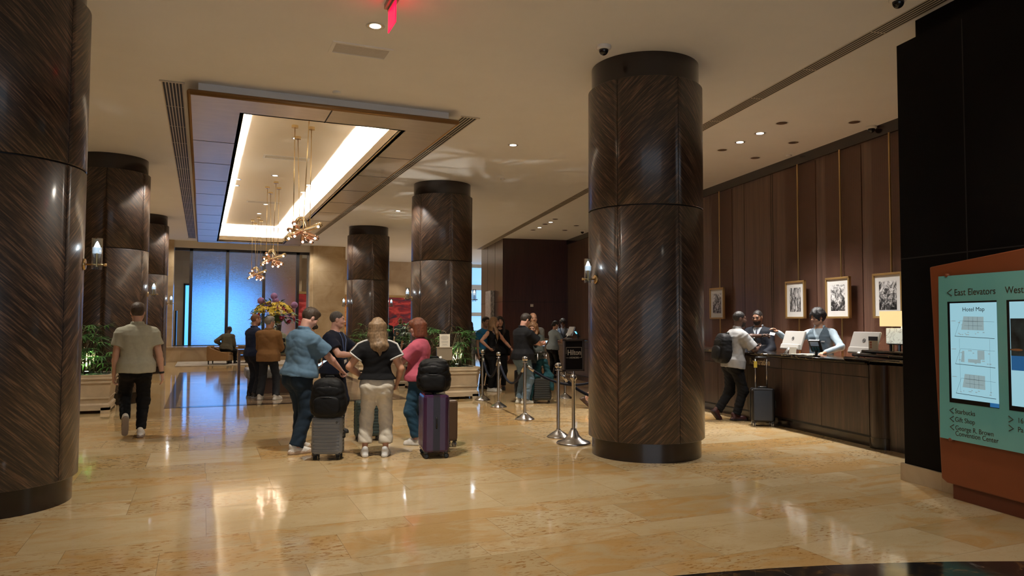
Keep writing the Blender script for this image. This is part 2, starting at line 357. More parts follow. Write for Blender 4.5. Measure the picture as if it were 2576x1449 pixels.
# ---------------------------------------------------------------- soft shapes: blended solids meshed by surface nets
def nv(a): a = np.asarray(a, float); return a/max(np.linalg.norm(a), 1e-9)
class Soft:
    def __init__(s, h=.01): s.h = h; s.p = []; s.zones = []
    def _add(s, kind, lo, hi, data, k, mid, op): s.p.append((kind, np.asarray(lo, float), np.asarray(hi, float), data, k, mid, op)); return s
    def cap(s, a, b, r1, r2=None, k=.02, mid=0, op=0, flat=0):
        a, b = np.asarray(a, float), np.asarray(b, float); r2 = r1 if r2 is None else r2; r = max(r1, r2)
        return s._add('cap', np.minimum(a, b)-r, np.maximum(a, b)+r, (a, b, r1, r2, flat), k, mid, op)
    def ell(s, c, rad, rot=None, k=.02, mid=0, op=0, pw=2):
        c, rad = np.asarray(c, float), np.asarray(rad, float)
        e = rad if rot is None else np.abs(np.asarray(rot)) @ rad
        return s._add('ell', c-e, c+e, (c, rad, None if rot is None else np.asarray(rot), pw), k, mid, op)
    def loft(s, P, ax, sd, L, T, w, d, off, grow=0, k=.03, mid=0, lo=0., hi=1., pw=2.4):
        """oval stack along ax from P; T, w, d, off: tables; sd: side axis"""
        P, ax, sd = np.asarray(P, float), nv(ax), nv(sd); fr = np.cross(ax, sd)
        m = max(max(w), max(d)+max(np.abs(off)))+grow+.02
        e = [P+ax*L*lo, P+ax*L*hi]
        return s._add('loft', np.minimum(*e)-m, np.maximum(*e)+m, (P, ax, sd, fr, L, np.array(T), np.array(w)+grow, np.array(d)+grow, np.array(off), lo, hi, pw), k, mid, 0)
    def cut(s, p, n): return s._add('cut', p, p, (np.asarray(p, float), nv(n)), 0, 0, 2)
    def mesh(s, relax=2, disp=None):
        h = s.h; U = [q for q in s.p if q[6] == 0]
        lo = np.min([q[1] for q in U], 0)-3*h; hi = np.max([q[2] for q in U], 0)+3*h
        n = np.ceil((hi-lo)/h).astype(int)+1
        V = np.full(n, 9., np.float32); I = np.zeros(n, np.uint8)
        ax = [(lo[i]+h*np.arange(n[i])).astype(np.float32) for i in range(3)]
        for kind, a, b, D, k, mid, op in s.p:
            if kind == 'cut':
                p, nn = D
                d = (ax[0][:, None, None]-p[0])*nn[0]+(ax[1][None, :, None]-p[1])*nn[1]+(ax[2][None, None, :]-p[2])*nn[2]
                np.maximum(V, d.astype(np.float32), out=V); continue
            m = k+3*h
            i0 = np.clip(np.floor((a-m-lo)/h).astype(int), 0, n-1); i1 = np.clip(np.ceil((b+m-lo)/h).astype(int)+1, 1, n)
            if np.any(i1 <= i0): continue
            sl = tuple(slice(i0[j], i1[j]) for j in range(3))
            X = ax[0][sl[0]][:, None, None]; Y = ax[1][sl[1]][None, :, None]; Z = ax[2][sl[2]][None, None, :]
            if kind == 'cap':
                A, B, r1, r2, flat = D; ab = B-A; L2 = max(float(ab@ab), 1e-12); L = math.sqrt(L2)
                x, y, z = X-A[0], Y-A[1], Z-A[2]
                t = (x*ab[0]+y*ab[1]+z*ab[2])/L2; tc = np.clip(t, 0, 1)
                if flat:
                    q = np.sqrt((x-t*ab[0])**2+(y-t*ab[1])**2+(z-t*ab[2])**2)-(r1+(r2-r1)*tc)
                    d = np.maximum(q, np.maximum(-t, t-1)*L)
                else:
                    d = np.sqrt((x-tc*ab[0])**2+(y-tc*ab[1])**2+(z-tc*ab[2])**2)-(r1+(r2-r1)*tc)
            elif kind == 'ell':
                c, rad, rot, pw = D; x, y, z = X-c[0], Y-c[1], Z-c[2]
                if rot is not None:
                    x, y, z = [x*rot[0, j]+y*rot[1, j]+z*rot[2, j] for j in range(3)]
                if pw == 2: q = np.sqrt((x/rad[0])**2+(y/rad[1])**2+(z/rad[2])**2)
                else: q = (np.abs(x/rad[0])**pw+np.abs(y/rad[1])**pw+np.abs(z/rad[2])**pw)**(1/pw)
                d = (q-1)*float(min(rad))
            else:
                P, AX, SD, FR, L, T, w, dd, off, l0, h0, pw = D
                x, y, z = X-P[0], Y-P[1], Z-P[2]
                t = (x*AX[0]+y*AX[1]+z*AX[2])/L
                ti = np.interp(t, T, np.arange(len(T)))
                W_ = np.interp(t, T, w); D_ = np.interp(t, T, dd); O_ = np.interp(t, T, off)
                ps = x*SD[0]+y*SD[1]+z*SD[2]; pf = x*FR[0]+y*FR[1]+z*FR[2]-O_
                q = (np.abs(ps/W_)**pw+np.abs(pf/D_)**pw)**(1/pw)
                d = np.maximum((q-1)*np.minimum(W_, D_), np.maximum(l0-t, t-h0)*L)
            d = d.astype(np.float32); v = V[sl]
            if op == 1:
                kk = max(k, 1e-4); hh = np.maximum(kk-np.abs(v+d), 0)/kk; V[sl] = np.maximum(v, -d)+hh*hh*kk*.25
            else:
                I[sl] = np.where(d < v, mid, I[sl])
                kk = max(k, 1e-4); hh = np.maximum(kk-np.abs(v-d), 0)/kk; V[sl] = np.minimum(v, d)-hh*hh*kk*.25
        ins = V < 0
        c = sum(ins[i:n[0]-1+i, j:n[1]-1+j, l:n[2]-1+l].astype(np.uint8) for i in (0, 1) for j in (0, 1) for l in (0, 1))
        act = np.argwhere((c > 0) & (c < 8)); na = len(act)
        idx = np.full(np.array(n)-1, -1, np.int32); idx[tuple(act.T)] = np.arange(na)
        cor = [(i, j, l) for i in (0, 1) for j in (0, 1) for l in (0, 1)]
        cv = np.stack([V[act[:, 0]+i, act[:, 1]+j, act[:, 2]+l] for i, j, l in cor], 1)
        acc = np.zeros((na, 3)); cnt = np.zeros(na)
        for p in range(8):
            for q in range(p+1, 8):
                df = np.abs(np.subtract(cor[p], cor[q]))
                if df.sum() != 1: continue
                x = (cv[:, p] < 0) != (cv[:, q] < 0); t = np.where(x, cv[:, p]/(cv[:, p]-cv[:, q]+1e-12), 0)
                acc += np.where(x[:, None], np.array(cor[p])+t[:, None]*np.subtract(cor[q], cor[p]), 0); cnt += x
        vs = lo+(act+acc/np.maximum(cnt, 1)[:, None])*h
        mv = I[act[:, 0], act[:, 1], act[:, 2]]
        F = []
        for a_ in range(3):
            b_, c_ = (a_+1) % 3, (a_+2) % 3
            s0 = [slice(1, n[0]-1)]*3; s0 = [slice(1, n[j]-1) for j in range(3)]; s1 = list(s0)
            s0[a_] = slice(0, n[a_]-1); s1[a_] = slice(1, n[a_])
            A, B = ins[tuple(s0)], ins[tuple(s1)]
            for flip, mk in ((0, A & ~B), (1, B & ~A)):
                e = np.argwhere(mk)
                if not len(e): continue
                o = np.array([1, 1, 1]); o[a_] = 0; e = e+o
                eb = np.zeros(3, int); eb[b_] = 1; ec = np.zeros(3, int); ec[c_] = 1
                q = np.stack([idx[tuple((e-eb-ec).T)], idx[tuple((e-ec).T)], idx[tuple(e.T)], idx[tuple((e-eb).T)]], 1)
                F.append(q[:, ::-1] if flip else q)
        F = np.concatenate(F); F = F[(F >= 0).all(1)]
        for _ in range(relax):
            sm = np.zeros_like(vs); ct = np.zeros(len(vs))
            for i in range(4):
                for j in (1, 3):
                    np.add.at(sm, F[:, i], vs[F[:, (i+j) % 4]]); np.add.at(ct, F[:, i], 1)
            vs = vs*.5+.5*sm/np.maximum(ct, 1)[:, None]
        if disp is not None:
            nr = np.zeros_like(vs); fn = np.cross(vs[F[:, 2]]-vs[F[:, 0]], vs[F[:, 3]]-vs[F[:, 1]])
            for i in range(4): np.add.at(nr, F[:, i], fn)
            nr /= np.maximum(np.linalg.norm(nr, axis=1), 1e-12)[:, None]
            vs = vs+nr*disp(vs)[:, None]
        fm = mv[F[:, 2]].astype(np.int32)
        fc = vs[F].mean(1)
        for c0, rad, rot, mid in s.zones:
            q = fc-np.asarray(c0)
            if rot is not None: q = q @ np.asarray(rot)
            fm[((q/np.asarray(rad))**2).sum(1) < 1] = mid
        return vs, F, fm
    def build(s, name, mats, parent=None, relax=2, disp=None, label=None):
        vs, F, fm = s.mesh(relax, disp)
        me = bpy.data.meshes.new(name); me.vertices.add(len(vs)); me.vertices.foreach_set('co', vs.astype('f').ravel())
        me.loops.add(len(F)*4); me.loops.foreach_set('vertex_index', F.astype('i').ravel())
        me.polygons.add(len(F)); me.polygons.foreach_set('loop_start', np.arange(0, 4*len(F), 4, dtype='i'))
        try: me.polygons.foreach_set('loop_total', np.full(len(F), 4, 'i'))
        except Exception: pass
        for m in (mats if isinstance(mats, (list, tuple)) else [mats]): me.materials.append(m)
        me.polygons.foreach_set('material_index', fm); me.polygons.foreach_set('use_smooth', np.ones(len(F), bool)); me.update(calc_edges=True)
        o = bpy.data.objects.new(name, me); C.objects.link(o)
        if parent: o.parent = parent
        if label: o['label'] = label
        return o
def folds(seed, amp, sx=1., dirs=7):
    r = np.random.RandomState(seed); W_ = r.randn(dirs, 3)*np.array([16, 16, 22])*sx; ph = r.rand(dirs)*6.3
    def f(v):
        q = v+.02*np.sin(v[:, [1, 2, 0]]*23+seed)
        s = np.sin(q @ W_.T+ph); return amp*(np.abs(s).mean(1)-.64)*2.2
    return f
# ---------------------------------------------------------------- setting
def build_floor():
    rf = random.Random(11)
    ys = [5.09, 5.70, 6.01, 6.91, 7.49, 8.03, 8.45]
    y = 8.45
    while y < 39: y += .303*rf.choice((1, 2, 2, 2, 3)); ys.append(y)
    y = 5.09
    while y > -7: y -= .303*rf.choice((1, 2, 2, 3)); ys.insert(0, y)
    offs = {5.09: .97, 5.70: .36, 6.01: 1.27, 6.91: .66, 7.49: .66, 8.03: .07}
    vs, fs, ua, ub, col = [], [], [], [], []
    for j in range(len(ys)-1):
        y0, y1 = ys[j], ys[j+1]; o = offs.get(y0, .06+.303*rf.randrange(4))
        x = o-1.21*7
        while x < 16:
            w = 1.21; c = (rf.random(), rf.random(), rf.random())
            b = len(vs); vs += [(x, y0, 0), (x+w, y0, 0), (x+w, y1, 0), (x, y1, 0)]; fs.append((b, b+1, b+2, b+3))
            h = y1-y0
            ua += [(0, 0), (w, 0), (w, h), (0, h)]; ub += [(w, h), (0, h), (0, 0), (w, 0)]; col += [(*c, 1)]*4
            x += w
    me = bpy.data.meshes.new('floor'); me.from_pydata(vs, [], fs)
    a = me.uv_layers.new(name='from_edge'); b = me.uv_layers.new(name='to_edge')
    a.data.foreach_set('uv', np.array(ua, 'f').ravel()); b.data.foreach_set('uv', np.array(ub, 'f').ravel())
    k = me.color_attributes.new('tile', 'FLOAT_COLOR', 'CORNER'); k.data.foreach_set('color', np.array(col, 'f').ravel())
    me.materials.append(FLOOR); me.update()
    o = bpy.data.objects.new('floor', me); C.objects.link(o); struct(o)
build_floor()
# dark inlaid band of the entrance circle
m, N, L, B = new_mat('dark_emperador'); tc = N.new('ShaderNodeTexCoord'); P = tc.outputs['Object']
f1 = noise(N, L, P, 6, 6, .7, 1.5); r_ = ramp(N, [(.42, (.012, .011, .012)), (.56, (.022, .017, .013)), (.62, (.12, .062, .022)), (.70, (.03, .02, .014))]); L.new(f1, r_.inputs[0])
vn = math_node(N, L, 'ABSOLUTE', math_node(N, L, 'SUBTRACT', noise(N, L, mapping(N, L, P, (1, .5, 1), (0, 0, .9)), 2.2, 3, .5, .6), .5))
vr = N.new('ShaderNodeMapRange'); vr.inputs[1].default_value = .0025; vr.inputs[2].default_value = 0; L.new(vn, vr.inputs[0])
L.new(mixc(N, L, math_node(N, L, 'MULTIPLY', vr.outputs[0], .3), r_.outputs[0], (.35, .33, .30)), B.inputs['Base Color']); B.inputs['Roughness'].default_value = .1
DARKMARB = m
a = MB(); n = 60; cxy = (1.3, -5.95)
for i in range(n):
    t0, t1 = R(20)+R(150)*i/n, R(20)+R(150)*(i+1)/n
    q = [(cxy[0]+rr*math.cos(t), cxy[1]+rr*math.sin(t), .003) for rr, t in ((9.03, t0), (10.03, t0), (10.03, t1), (9.03, t1))]
    a.add(q, [(0, 1, 2, 3)])
struct(a.build('floor_inlay', DARKMARB))
# striated inlay between the columns
m, N, L, B = new_mat('striated_stone'); tc = N.new('ShaderNodeTexCoord'); P = tc.outputs['Object']
f1 = noise(N, L, mapping(N, L, P, (.35, 3.2, 1)), 2.6, 5, .6, .5)
r_ = ramp(N, [(.36, (.12, .075, .045)), (.47, (.27, .185, .115)), (.53, (.42, .31, .20)), (.66, (.55, .43, .29))]); L.new(f1, r_.inputs[0]); L.new(r_.outputs[0], B.inputs['Base Color'])
B.inputs['Roughness'].default_value = .09; B.inputs['Specular IOR Level'].default_value = .65
bump(N, L, B, f1, .05, .01)
x0, x1, y0, y1 = -.62, 3.95, 14.85, 24.8
a = MB(); a.add([(x0+.2, y0+.2, .003), (x1-.2, y0+.2, .003), (x1-.2, y1-.2, .003), (x0+.2, y1-.2, .003)], [(0, 1, 2, 3)]); struct(a.build('floor_striated_inlay', m))
a = MB()
for q in ((x0, x1, y0, y0+.2), (x0, x1, y1-.2, y1), (x0, x0+.2, y0+.2, y1-.2), (x1-.2, x1, y0+.2, y1-.2)):
    a.add([(q[0], q[2], .003), (q[1], q[2], .003), (q[1], q[3], .003), (q[0], q[3], .003)], [(0, 1, 2, 3)])
struct(a.build('floor_inlay_border', pm('brown_marble_border', (.055, .035, .024), .12, var=.5, vscale=6)))
# ceiling with the coffer opening
H = 4.8; XL, XR, YN, YF = -7.0, 15.5, -7.0, 38.6
hx0, hx1, hy0, hy1 = -.12, 3.4, 10.56, 30.2
a = MB()
for q in ((XL, XR, YN, hy0), (XL, XR, hy1, YF), (XL, hx0, hy0, hy1), (hx1, XR, hy0, hy1)): a.box(q[0], q[1], q[2], q[3], H, H+.12)
struct(a.build('ceiling', CEILM))
def ring(mb, o, i, z0, z1, mi=0):
    ox0, ox1, oy0, oy1 = o; ix0, ix1, iy0, iy1 = i
    for q in ((ox0, ox1, oy0, iy0), (ox0, ox1, iy1, oy1), (ox0, ix0, iy0, iy1), (ix1, ox1, iy0, iy1)): mb.box(q[0], q[1], q[2], q[3], z0, z1, mi)
fo = (-.22, 3.5, 10.45, 30.35); fi = (.48, 2.82, 11.15, 29.72)
cof = MB(); ring(cof, (hx0, hx1, hy0, hy1), (hx0+.02, hx1-.02, hy0+.02, hy1-.02), 4.66, H+.1)
struct(cof.build('ceiling_riser', CEILM))
rc = (fi[0]-.16, fi[1]+.16, fi[2]-.16, fi[3]+.16)
a = MB(); ring(a, (rc[0]-.04, rc[1]+.04, rc[2]-.04, rc[3]+.04), rc, 4.66, 5.29); a.box(rc[0]-.04, rc[1]+.04, rc[2]-.04, rc[3]+.04, 5.25, 5.3)
struct(a.build('ceiling_recess', pm('recess_plaster', (.86, .80, .70), .75)))
cf = thing('coffer_frame', 'bronze-edged satin frame around the lit recess in the ceiling', 'ceiling frame')
a = MB(); ring(a, fo, fi, 4.6, 4.66)
a.build('soffit_panel', FRAMEM, cf)
def joint(*q): MB().box(*q, 4.597, 4.602).build('panel_joint', BLACKM, cf)
for k in range(10):      # joints of the soffit panels
    y = 13.1+1.85*k
    joint(fo[0]+.002, fi[0]-.002, y, y+.018); joint(fi[1]+.002, fo[1]-.002, y, y+.018)
joint(1.62, 1.64, fo[2], fi[2]); joint(1.62, 1.64, fi[3], fo[3])
a = MB()
for p, q in (((fo[0], fo[2]), (fo[1], fo[2])), ((fo[0], fo[3]), (fo[1], fo[3])), ((fo[0], fo[2]), (fo[0], fo[3])), ((fo[1], fo[2]), (fo[1], fo[3]))):
    a.tube([(*p, 4.635), (*q, 4.635)], .038, 12)
a.build('bullnose_trim', BRONZE, cf)
a = MB(); ring(a, (fi[0]-.05, fi[1]+.05, fi[2]-.05, fi[3]+.05), fi, 4.6, 4.83)
a.build('inner_lip', pm('lip_panel', (.74, .62, .47), .4), cf)
a = MB()
for p, q in (((fi[0], fi[2]), (fi[1], fi[2])), ((fi[0], fi[3]), (fi[1], fi[3])), ((fi[0], fi[2]), (fi[0], fi[3])), ((fi[1], fi[2]), (fi[1], fi[3]))):
    a.tube([(*p, 4.62), (*q, 4.612)], .012, 8)
a.build('lip_trim', pm('pale_bronze_trim', (.55, .42, .27), .35, .3), cf)
cove = thing('cove_light', 'white cove light strips glowing along the ceiling recess', 'cove light')
COVE = emat('cove_led', (1.0, .95, .87), 680)
a = MB()
g = .105
for q in ((rc[0]+.02, rc[1]-.02, rc[2]+.02, rc[2]+g-.03), (rc[0]+.02, rc[1]-.02, rc[3]-g+.03, rc[3]-.02), (rc[0]+.02, rc[0]+g-.03, rc[2]+g, rc[3]-g), (rc[1]-g+.03, rc[1]-.02, rc[2]+g, rc[3]-g)):
    a.box(q[0], q[1], q[2], q[3], 4.68, 4.71)
a.build('led_strip', COVE, cove)
# walls
a = MB(); a.box(XL-.1, XL, YN, YF, 0, H); struct(a.build('wall_left', BEIGE))
a = MB(); a.box(XL, XR+4, YF, YF+.2, 0, H); struct(a.build('wall_far', BEIGE))
W0, W1 = -4.0, 20.0
def slab(mb, s0, s1, t0, t1, z0, z1, mi=0, p0=(9.95, 8.07)):
    pts = [rec(s0, t1, p0), rec(s1, t1, p0), rec(s1, t0, p0), rec(s0, t0, p0)]
    A = sum(pts[i][0]*pts[(i+1) % 4][1]-pts[(i+1) % 4][0]*pts[i][1] for i in range(4))
    return mb.prism(pts if A > 0 else pts[::-1], z0, z1, mi)
a = MB(); slab(a, W0, W1, -.2, 0, 0, H); wr = struct(a.build('wall_right', RECWOOD))
a = MB(); slab(a, W0, W1, 0, .05, 4.62, H); struct(a.build('trim_1', ESPRESSO))  # dark strip stands in for the shadow along the wall top
# wall behind the dark corner, right of the reception
# near dark corner block
A0 = (6.72, 5.45)
def dk(s, t): return (A0[0]+DX*s-DY*t, A0[1]+DY*s+DX*t)
a = MB(); a.prism([dk(0, 0), dk(-13, 0), dk(-13, -5), dk(0, -5)][::-1] if False else [dk(-13, 0), dk(-13, -5), dk(0, -5), dk(0, 0)], .0, 4.55); a.prism([dk(-13, -.15), dk(-13, -5), dk(-.1, -5), dk(-.1, -.15)], 4.55, H)
struct(a.build('wall_corner', DARKWOOD))
a = MB()
for s in (-.85, -2.1, -3.4): slab(a, s, s+.012, 0, .002, .2, 4.5, 0, A0)
slab(a, -6, 0, 0, .002, 2.28, 2.292, 0, A0); struct(a.build('trim_2', BLACKM))
a = MB(); slab(a, -13, .02, -.02, .03, 0, .17, 0, A0); slab(a, -.0, .03, -5, .03, 0, .17, 0, A0); struct(a.build('baseboard_right', make_stone('baseboard_stone', (.33, .24, .14), (.42, .31, .19), (.5, .39, .25), 2, .3)))
# mahogany block closing the reception
K0 = (10.55, 25.9)
def kb(s, t): return (K0[0]+DX*s-DY*t, K0[1]+DY*s+DX*t)
a = MB(); a.prism([kb(0, 0), kb(0, -4.5), kb(4.6, -4.5), kb(4.6, 0)], 0, H); struct(a.build('wall_mahogany', MAHOG))
a = MB()
for s in (1.5, 3.1): slab(a, s, s+.015, 0, .004, 0, H, 0, K0)
slab(a, 0, 4.6, 0, .004, 2.36, 2.375, 0, K0); slab(a, -.004, 0, -2.6, 0, 2.36, 2.375, 0, K0)
struct(a.build('trim_3', BLACKM))
# water window
WY = 32.3; mull = [-1.08, -.47, .9, 2.33, 3.7, 4.25]
a = MB(); a.box(-1.25, 4.3, WY-1.3, WY+.15, 0, .5); struct(a.build('trim_4', STONE))
a = MB(); a.box(-1.3, 4.32, WY-1.34, WY+.15, .5, .57); struct(a.build('trim_5', pm('ledge_stone', (.42, .31, .19), .2, var=.1)))
a = MB(); a.box(-3.2, 4.3, WY-.25, WY+.2, 4.53, H); struct(a.build('trim_6', WHITEP))
a = MB(); a.box(4.28, 5.63, WY-.45, WY+.7, 0, H); a.box(4.16, 4.28, WY-.35, WY+.7, 0, H); struct(a.build('wall_pier', STONE))
a = MB(); a.box(-1.75, -1.1, WY-.4, WY+.6, 0, H); struct(a.build('wall_pier_left', STONE))
wf = struct(thing('window_1', 'tall glass water wall in dark mullions glowing blue behind the lobby', 'window'))
a = MB()
for x in mull[1:5]: a.box(x-.06, x+.06, WY-.06, WY+.06, .57, 4.5)
a.box(mull[0], mull[-1], WY-.06, WY+.06, 4.42, 4.53); a.box(mull[0], mull[-1], WY-.06, WY+.06, .57, .60)
a.build('window_frame', pm('dark_mullion', (.02, .014, .011), .35), wf)
m, N, L, B = new_mat('water_sheet_glass'); tc = N.new('ShaderNodeTexCoord'); P = tc.outputs['Object']
f1 = noise(N, L, mapping(N, L, P, (1.0, 1, 8)), 5, 5, .65, .5); f2 = noise(N, L, mapping(N, L, P, (4, 1, 16)), 6, 3, .6)
B.inputs['Base Color'].default_value = (.92, .95, .96, 1); B.inputs['Transmission Weight'].default_value = 1; B.inputs['Roughness'].default_value = .06; B.inputs['IOR'].default_value = 1.2
bump(N, L, B, math_node(N, L, 'ADD', f1, math_node(N, L, 'MULTIPLY', f2, .5)), 1.0, .05)
WATER = m
for i in range(1, 4):
    MB().box(mull[i]+.06, mull[i+1]-.06, WY-.012, WY+.012, .60, 4.42).build('pane', WATER, wf, label='wet textured pane with a film of running water')
for i in (0, 4):
    MB().box(mull[i]+.03, mull[i+1]-.03, WY-.008, WY+.008, .60, 4.42).build('pane', GLASS, wf, label='narrow clear pane')
# blue daylight windows beyond
BLUE = emat('blue_daylight', (.012, .26, .80), 1.9); BLUE2 = emat('blue_daylight_beyond', (.01, .36, .85), .75)
w2 = struct(thing('window_2', 'blue daylit window seen through the water wall', 'window', (0, 36.6, 0)))
MB().box(-.75, 2.40, 0, .05, .35, 3.2).build('pane', BLUE, w2)
a = MB()
for q in ((-.83, -.75, .27, 3.28), (2.40, 2.48, .27, 3.28), (-.83, 2.48, .27, .35), (-.83, 2.48, 3.2, 3.28)): a.box(q[0], q[1], -.04, .09, q[2], q[3])
a.build('window_frame', pm('dark_mullion', (.02, .014, .011), .35), w2)
a = MB(); a.box(-2.4, 4.4, 36.66, 36.86, 0, H); struct(a.build('wall_beyond', BEIGE))
a = MB(); a.box(-2.4, -2.2, WY+.6, 36.66, 0, H); struct(a.build('wall_beyond_left', BEIGE))
w3 = struct(thing('window_3', 'blue window between the far column and the mahogany wall', 'window', (0, YF, 0)))
MB().box(13.2, 15.4, -.06, -.02, .7, 1.9).build('pane', BLUE2, w3); MB().box(13.2, 15.4, -.06, -.02, 2.1, 3.35).build('pane', BLUE2, w3); MB().box(13.2, 15.4, -.06, -.02, 3.65, 4.6).build('pane', BLUE2, w3)
a = MB(); a.box(13.1, 15.5, -.1, 0, .6, .7); a.box(13.1, 15.5, -.1, 0, 1.9, 2.1); a.box(13.1, 15.5, -.1, 0, 3.35, 3.65); a.box(13.1, 13.2, -.1, 0, .6, 4.65)
a.build('window_frame', pm('pale_window_frame', (.5, .45, .38), .4), w3)
# columns
def make_column():
    t = thing('column', '', 'column')
    a = MB(); a.lathe([(.665, 0), (.665, .235)], n=72); a.build('base', ESPRESSO, t)
    a = MB(); a.lathe([(.664, 4.44), (.664, 4.80)], n=72); a.build('cap', ESPRESSO, t)
    vs, fs, uv, pid, sm = [], [], [], [], []; r0 = .7065; n = 14
    for row, (z0, z1) in enumerate(((.22, 2.978), (2.99, 4.5))):
        for k in range(6):
            a0 = R(30+60*k)+.0042; a1 = R(90+60*k)-.0042; w = R(60)*r0; b = len(vs)
            prof = [(r0-.03, z0), (r0-.006, z0), (r0, z0+.006), (r0, z1-.006), (r0-.006, z1), (r0-.03, z1)]
            for (r_, z) in prof:
                for i in range(n+1):
                    an = a0+(a1-a0)*i/n; vs.append((r_*math.cos(an), r_*math.sin(an), z))
            def U(i, z):
                u = i/n*w
                # mirrored about the seams at -150, -30 and 90 degrees
                return ((w-u) if k % 2 == 0 else u, z)
            m_ = n+1
            for j in range(5):
                for i in range(n):
                    fs.append((b+j*m_+i, b+j*m_+i+1, b+(j+1)*m_+i+1, b+(j+1)*m_+i)); sm.append(j == 2)
                    uv += [U(i, prof[j][1]), U(i+1, prof[j][1]), U(i+1, prof[j+1][1]), U(i, prof[j+1][1])]; pid.append(k+6*row)
            for e in (0, n):
                q = [b+j*m_+e for j in range(6)]
                fs.append(tuple(q)); sm.append(False); uv += [U(e, prof[j][1]) for j in range(6)]; pid.append(k)
    me = bpy.data.meshes.new('cladding'); me.from_pydata(vs, [], fs); me.materials.append(CHEV)
    l = me.uv_layers.new(name='veneer'); l.data.foreach_set('uv', np.array(uv, 'f').ravel())
    at = me.attributes.new('panel', 'FLOAT', 'FACE'); at.data.foreach_set('value', np.array(pid, 'f'))
    me.polygons.foreach_set('use_smooth', sm); me.update()
    o = bpy.data.objects.new('cladding', me); C.objects.link(o); o.parent = t
    a = MB(); a.lathe([(r0-.022, .225), (r0-.022, 4.495)], n=72, caps=True); a.build('core', BLACKM, t)
    return t
col0 = make_column()
CL = ['large chevron-veneered round column beside the queue sign and registration desk',
      'chevron-veneered round column behind the woman in the pink shirt',
      'farthest right-hand chevron column, beside the sunset painting',
      'large chevron column cropped by the left edge of the photo',
      'chevron-veneered round column behind the man in the pale polo shirt',
      'farthest of the left-hand chevron columns, partly hidden by the column before it']
for i, (x, y) in enumerate(COLS):
    c = col0 if i == 0 else dup(col0, (x, y, 0)); c.location = (x, y, 0); tag(c, CL[i], 'column', 'chevron wood columns of the lobby')
# ceiling diffusers
def diffuser(name, label, p, q, width, nslot):
    """a run of slots from p to q (xy) in the ceiling"""
    p = Vector((*p, 0)); q = Vector((*q, 0)); d = (q-p).normalized(); s = Vector((d.y, -d.x, 0)); Ln = (q-p).length
    t = thing(name, label, 'air diffuser', (p.x, p.y, H), math.atan2(-d.x, d.y), 'slot diffusers in the ceiling')
    MB().box(-width/2, width/2, 0, Ln, -.004, .0).build('slot', BLACKM, t)
    a = MB(); step = width/nslot
    for i in range(nslot+1):
        x = -width/2+i*step; a.box(x-step*.17, x+step*.17, -.01, Ln+.01, -.007, -.004)
    a.box(-width/2-.03, width/2+.03, -.03, 0, -.014, -.003); a.box(-width/2-.03, width/2+.03, Ln, Ln+.03, -.014, -.003)
    k = 1
    while k*1.22 < Ln: a.box(-width/2, width/2, k*1.22-.005, k*1.22+.005, -.0065, -.004); k += 1
    a.build('blades', pm('diffuser_white', (.60, .53, .43), .5), t)
    return t
diffuser('slot_diffuser', 'long slotted air diffuser left of the lit ceiling recess', (-.445, 10.66), (-.445, 30.9), .25, 6)
diffuser('slot_diffuser', 'long slotted air diffuser right of the lit ceiling recess', (3.78, 10.66), (3.78, 30.9), .25, 5)
diffuser('slot_diffuser', 'long slanting slot diffuser over the reception side', (6.605-.727, .9), (11.2, 30.2), .20, 5)
# downlights
def make_downlight(r=.085):
    t = thing('recessed_downlight', '', 'downlight')
    a = MB(); a.lathe([(r, .0), (r+.018, -.004), (r+.018, -.0005)], n=24); a.build('trim_ring', WHITEM, t)
    a = MB(); a.lathe([(r, -.003), (r*.98, -.0028), (r*.55, -.0022), (.0, -.002)], n=24); a.build('reflector', pm('can_reflector', (.75, .68, .55), .18, .9), t)
    return t
dl = make_downlight(); LENS = emat('downlight_lens', (1, .95, .88), 3.0); lens_me = MB().lathe([(.062, -.006), (.0, -.006)], n=20).mesh('lens', LENS)
dlab = ['downlight beside the red exit sign', None, None, 'downlight in the ceiling between the sign column and the next column', 'downlight between the two farther right-hand columns', None, None, 'downlight in the ceiling over the walking man, between left columns', 'downlight between the farther left-hand columns', None, None]
first = True
def place_dl(x, y, z, lab, grp, lit=True):
    global first
    o = dl if first else dup(dl, (x, y, z)); first = False
    o.location = (x, y, z); tag(o, lab, 'downlight', grp)
    if lit: lens.append(o)
lens = []
for (x, y), lb in zip(DOWN, dlab):
    if lb: place_dl(x, y, H-.001, lb, 'ceiling downlights')
rl = ['nearest to the slot diffuser', 'nearest to the dark corner block', 'second along the slot diffuser', 'third along the slot diffuser', 'fourth along the slot diffuser', 'beside the smoke detector', 'farthest along the wood wall']
for i, (x, y) in enumerate(RDOWN):
    place_dl(x, y, H-.001, ('reception ceiling downlight, %s' % rl[i]) if i < 7 else 'small downlight over the far end of the reception desk', 'reception downlights' if i < 7 else 'far reception downlights', i in (2, 3, 8, 10))
for i, (x, y) in enumerate(((1.65, 15.0), (1.6, 19.1), (.75, 20), (.75, 20.95), (2.55, 20.1), (2.55, 21.3), (1.75, 24), (1.7, 26.2))):
    place_dl(x, y, 5.249, 'small downlight in the lit ceiling recess', 'downlights in the recess')
for o in lens:
    l_ = bpy.data.objects.new('lens', lens_me); C.objects.link(l_); l_.parent = o
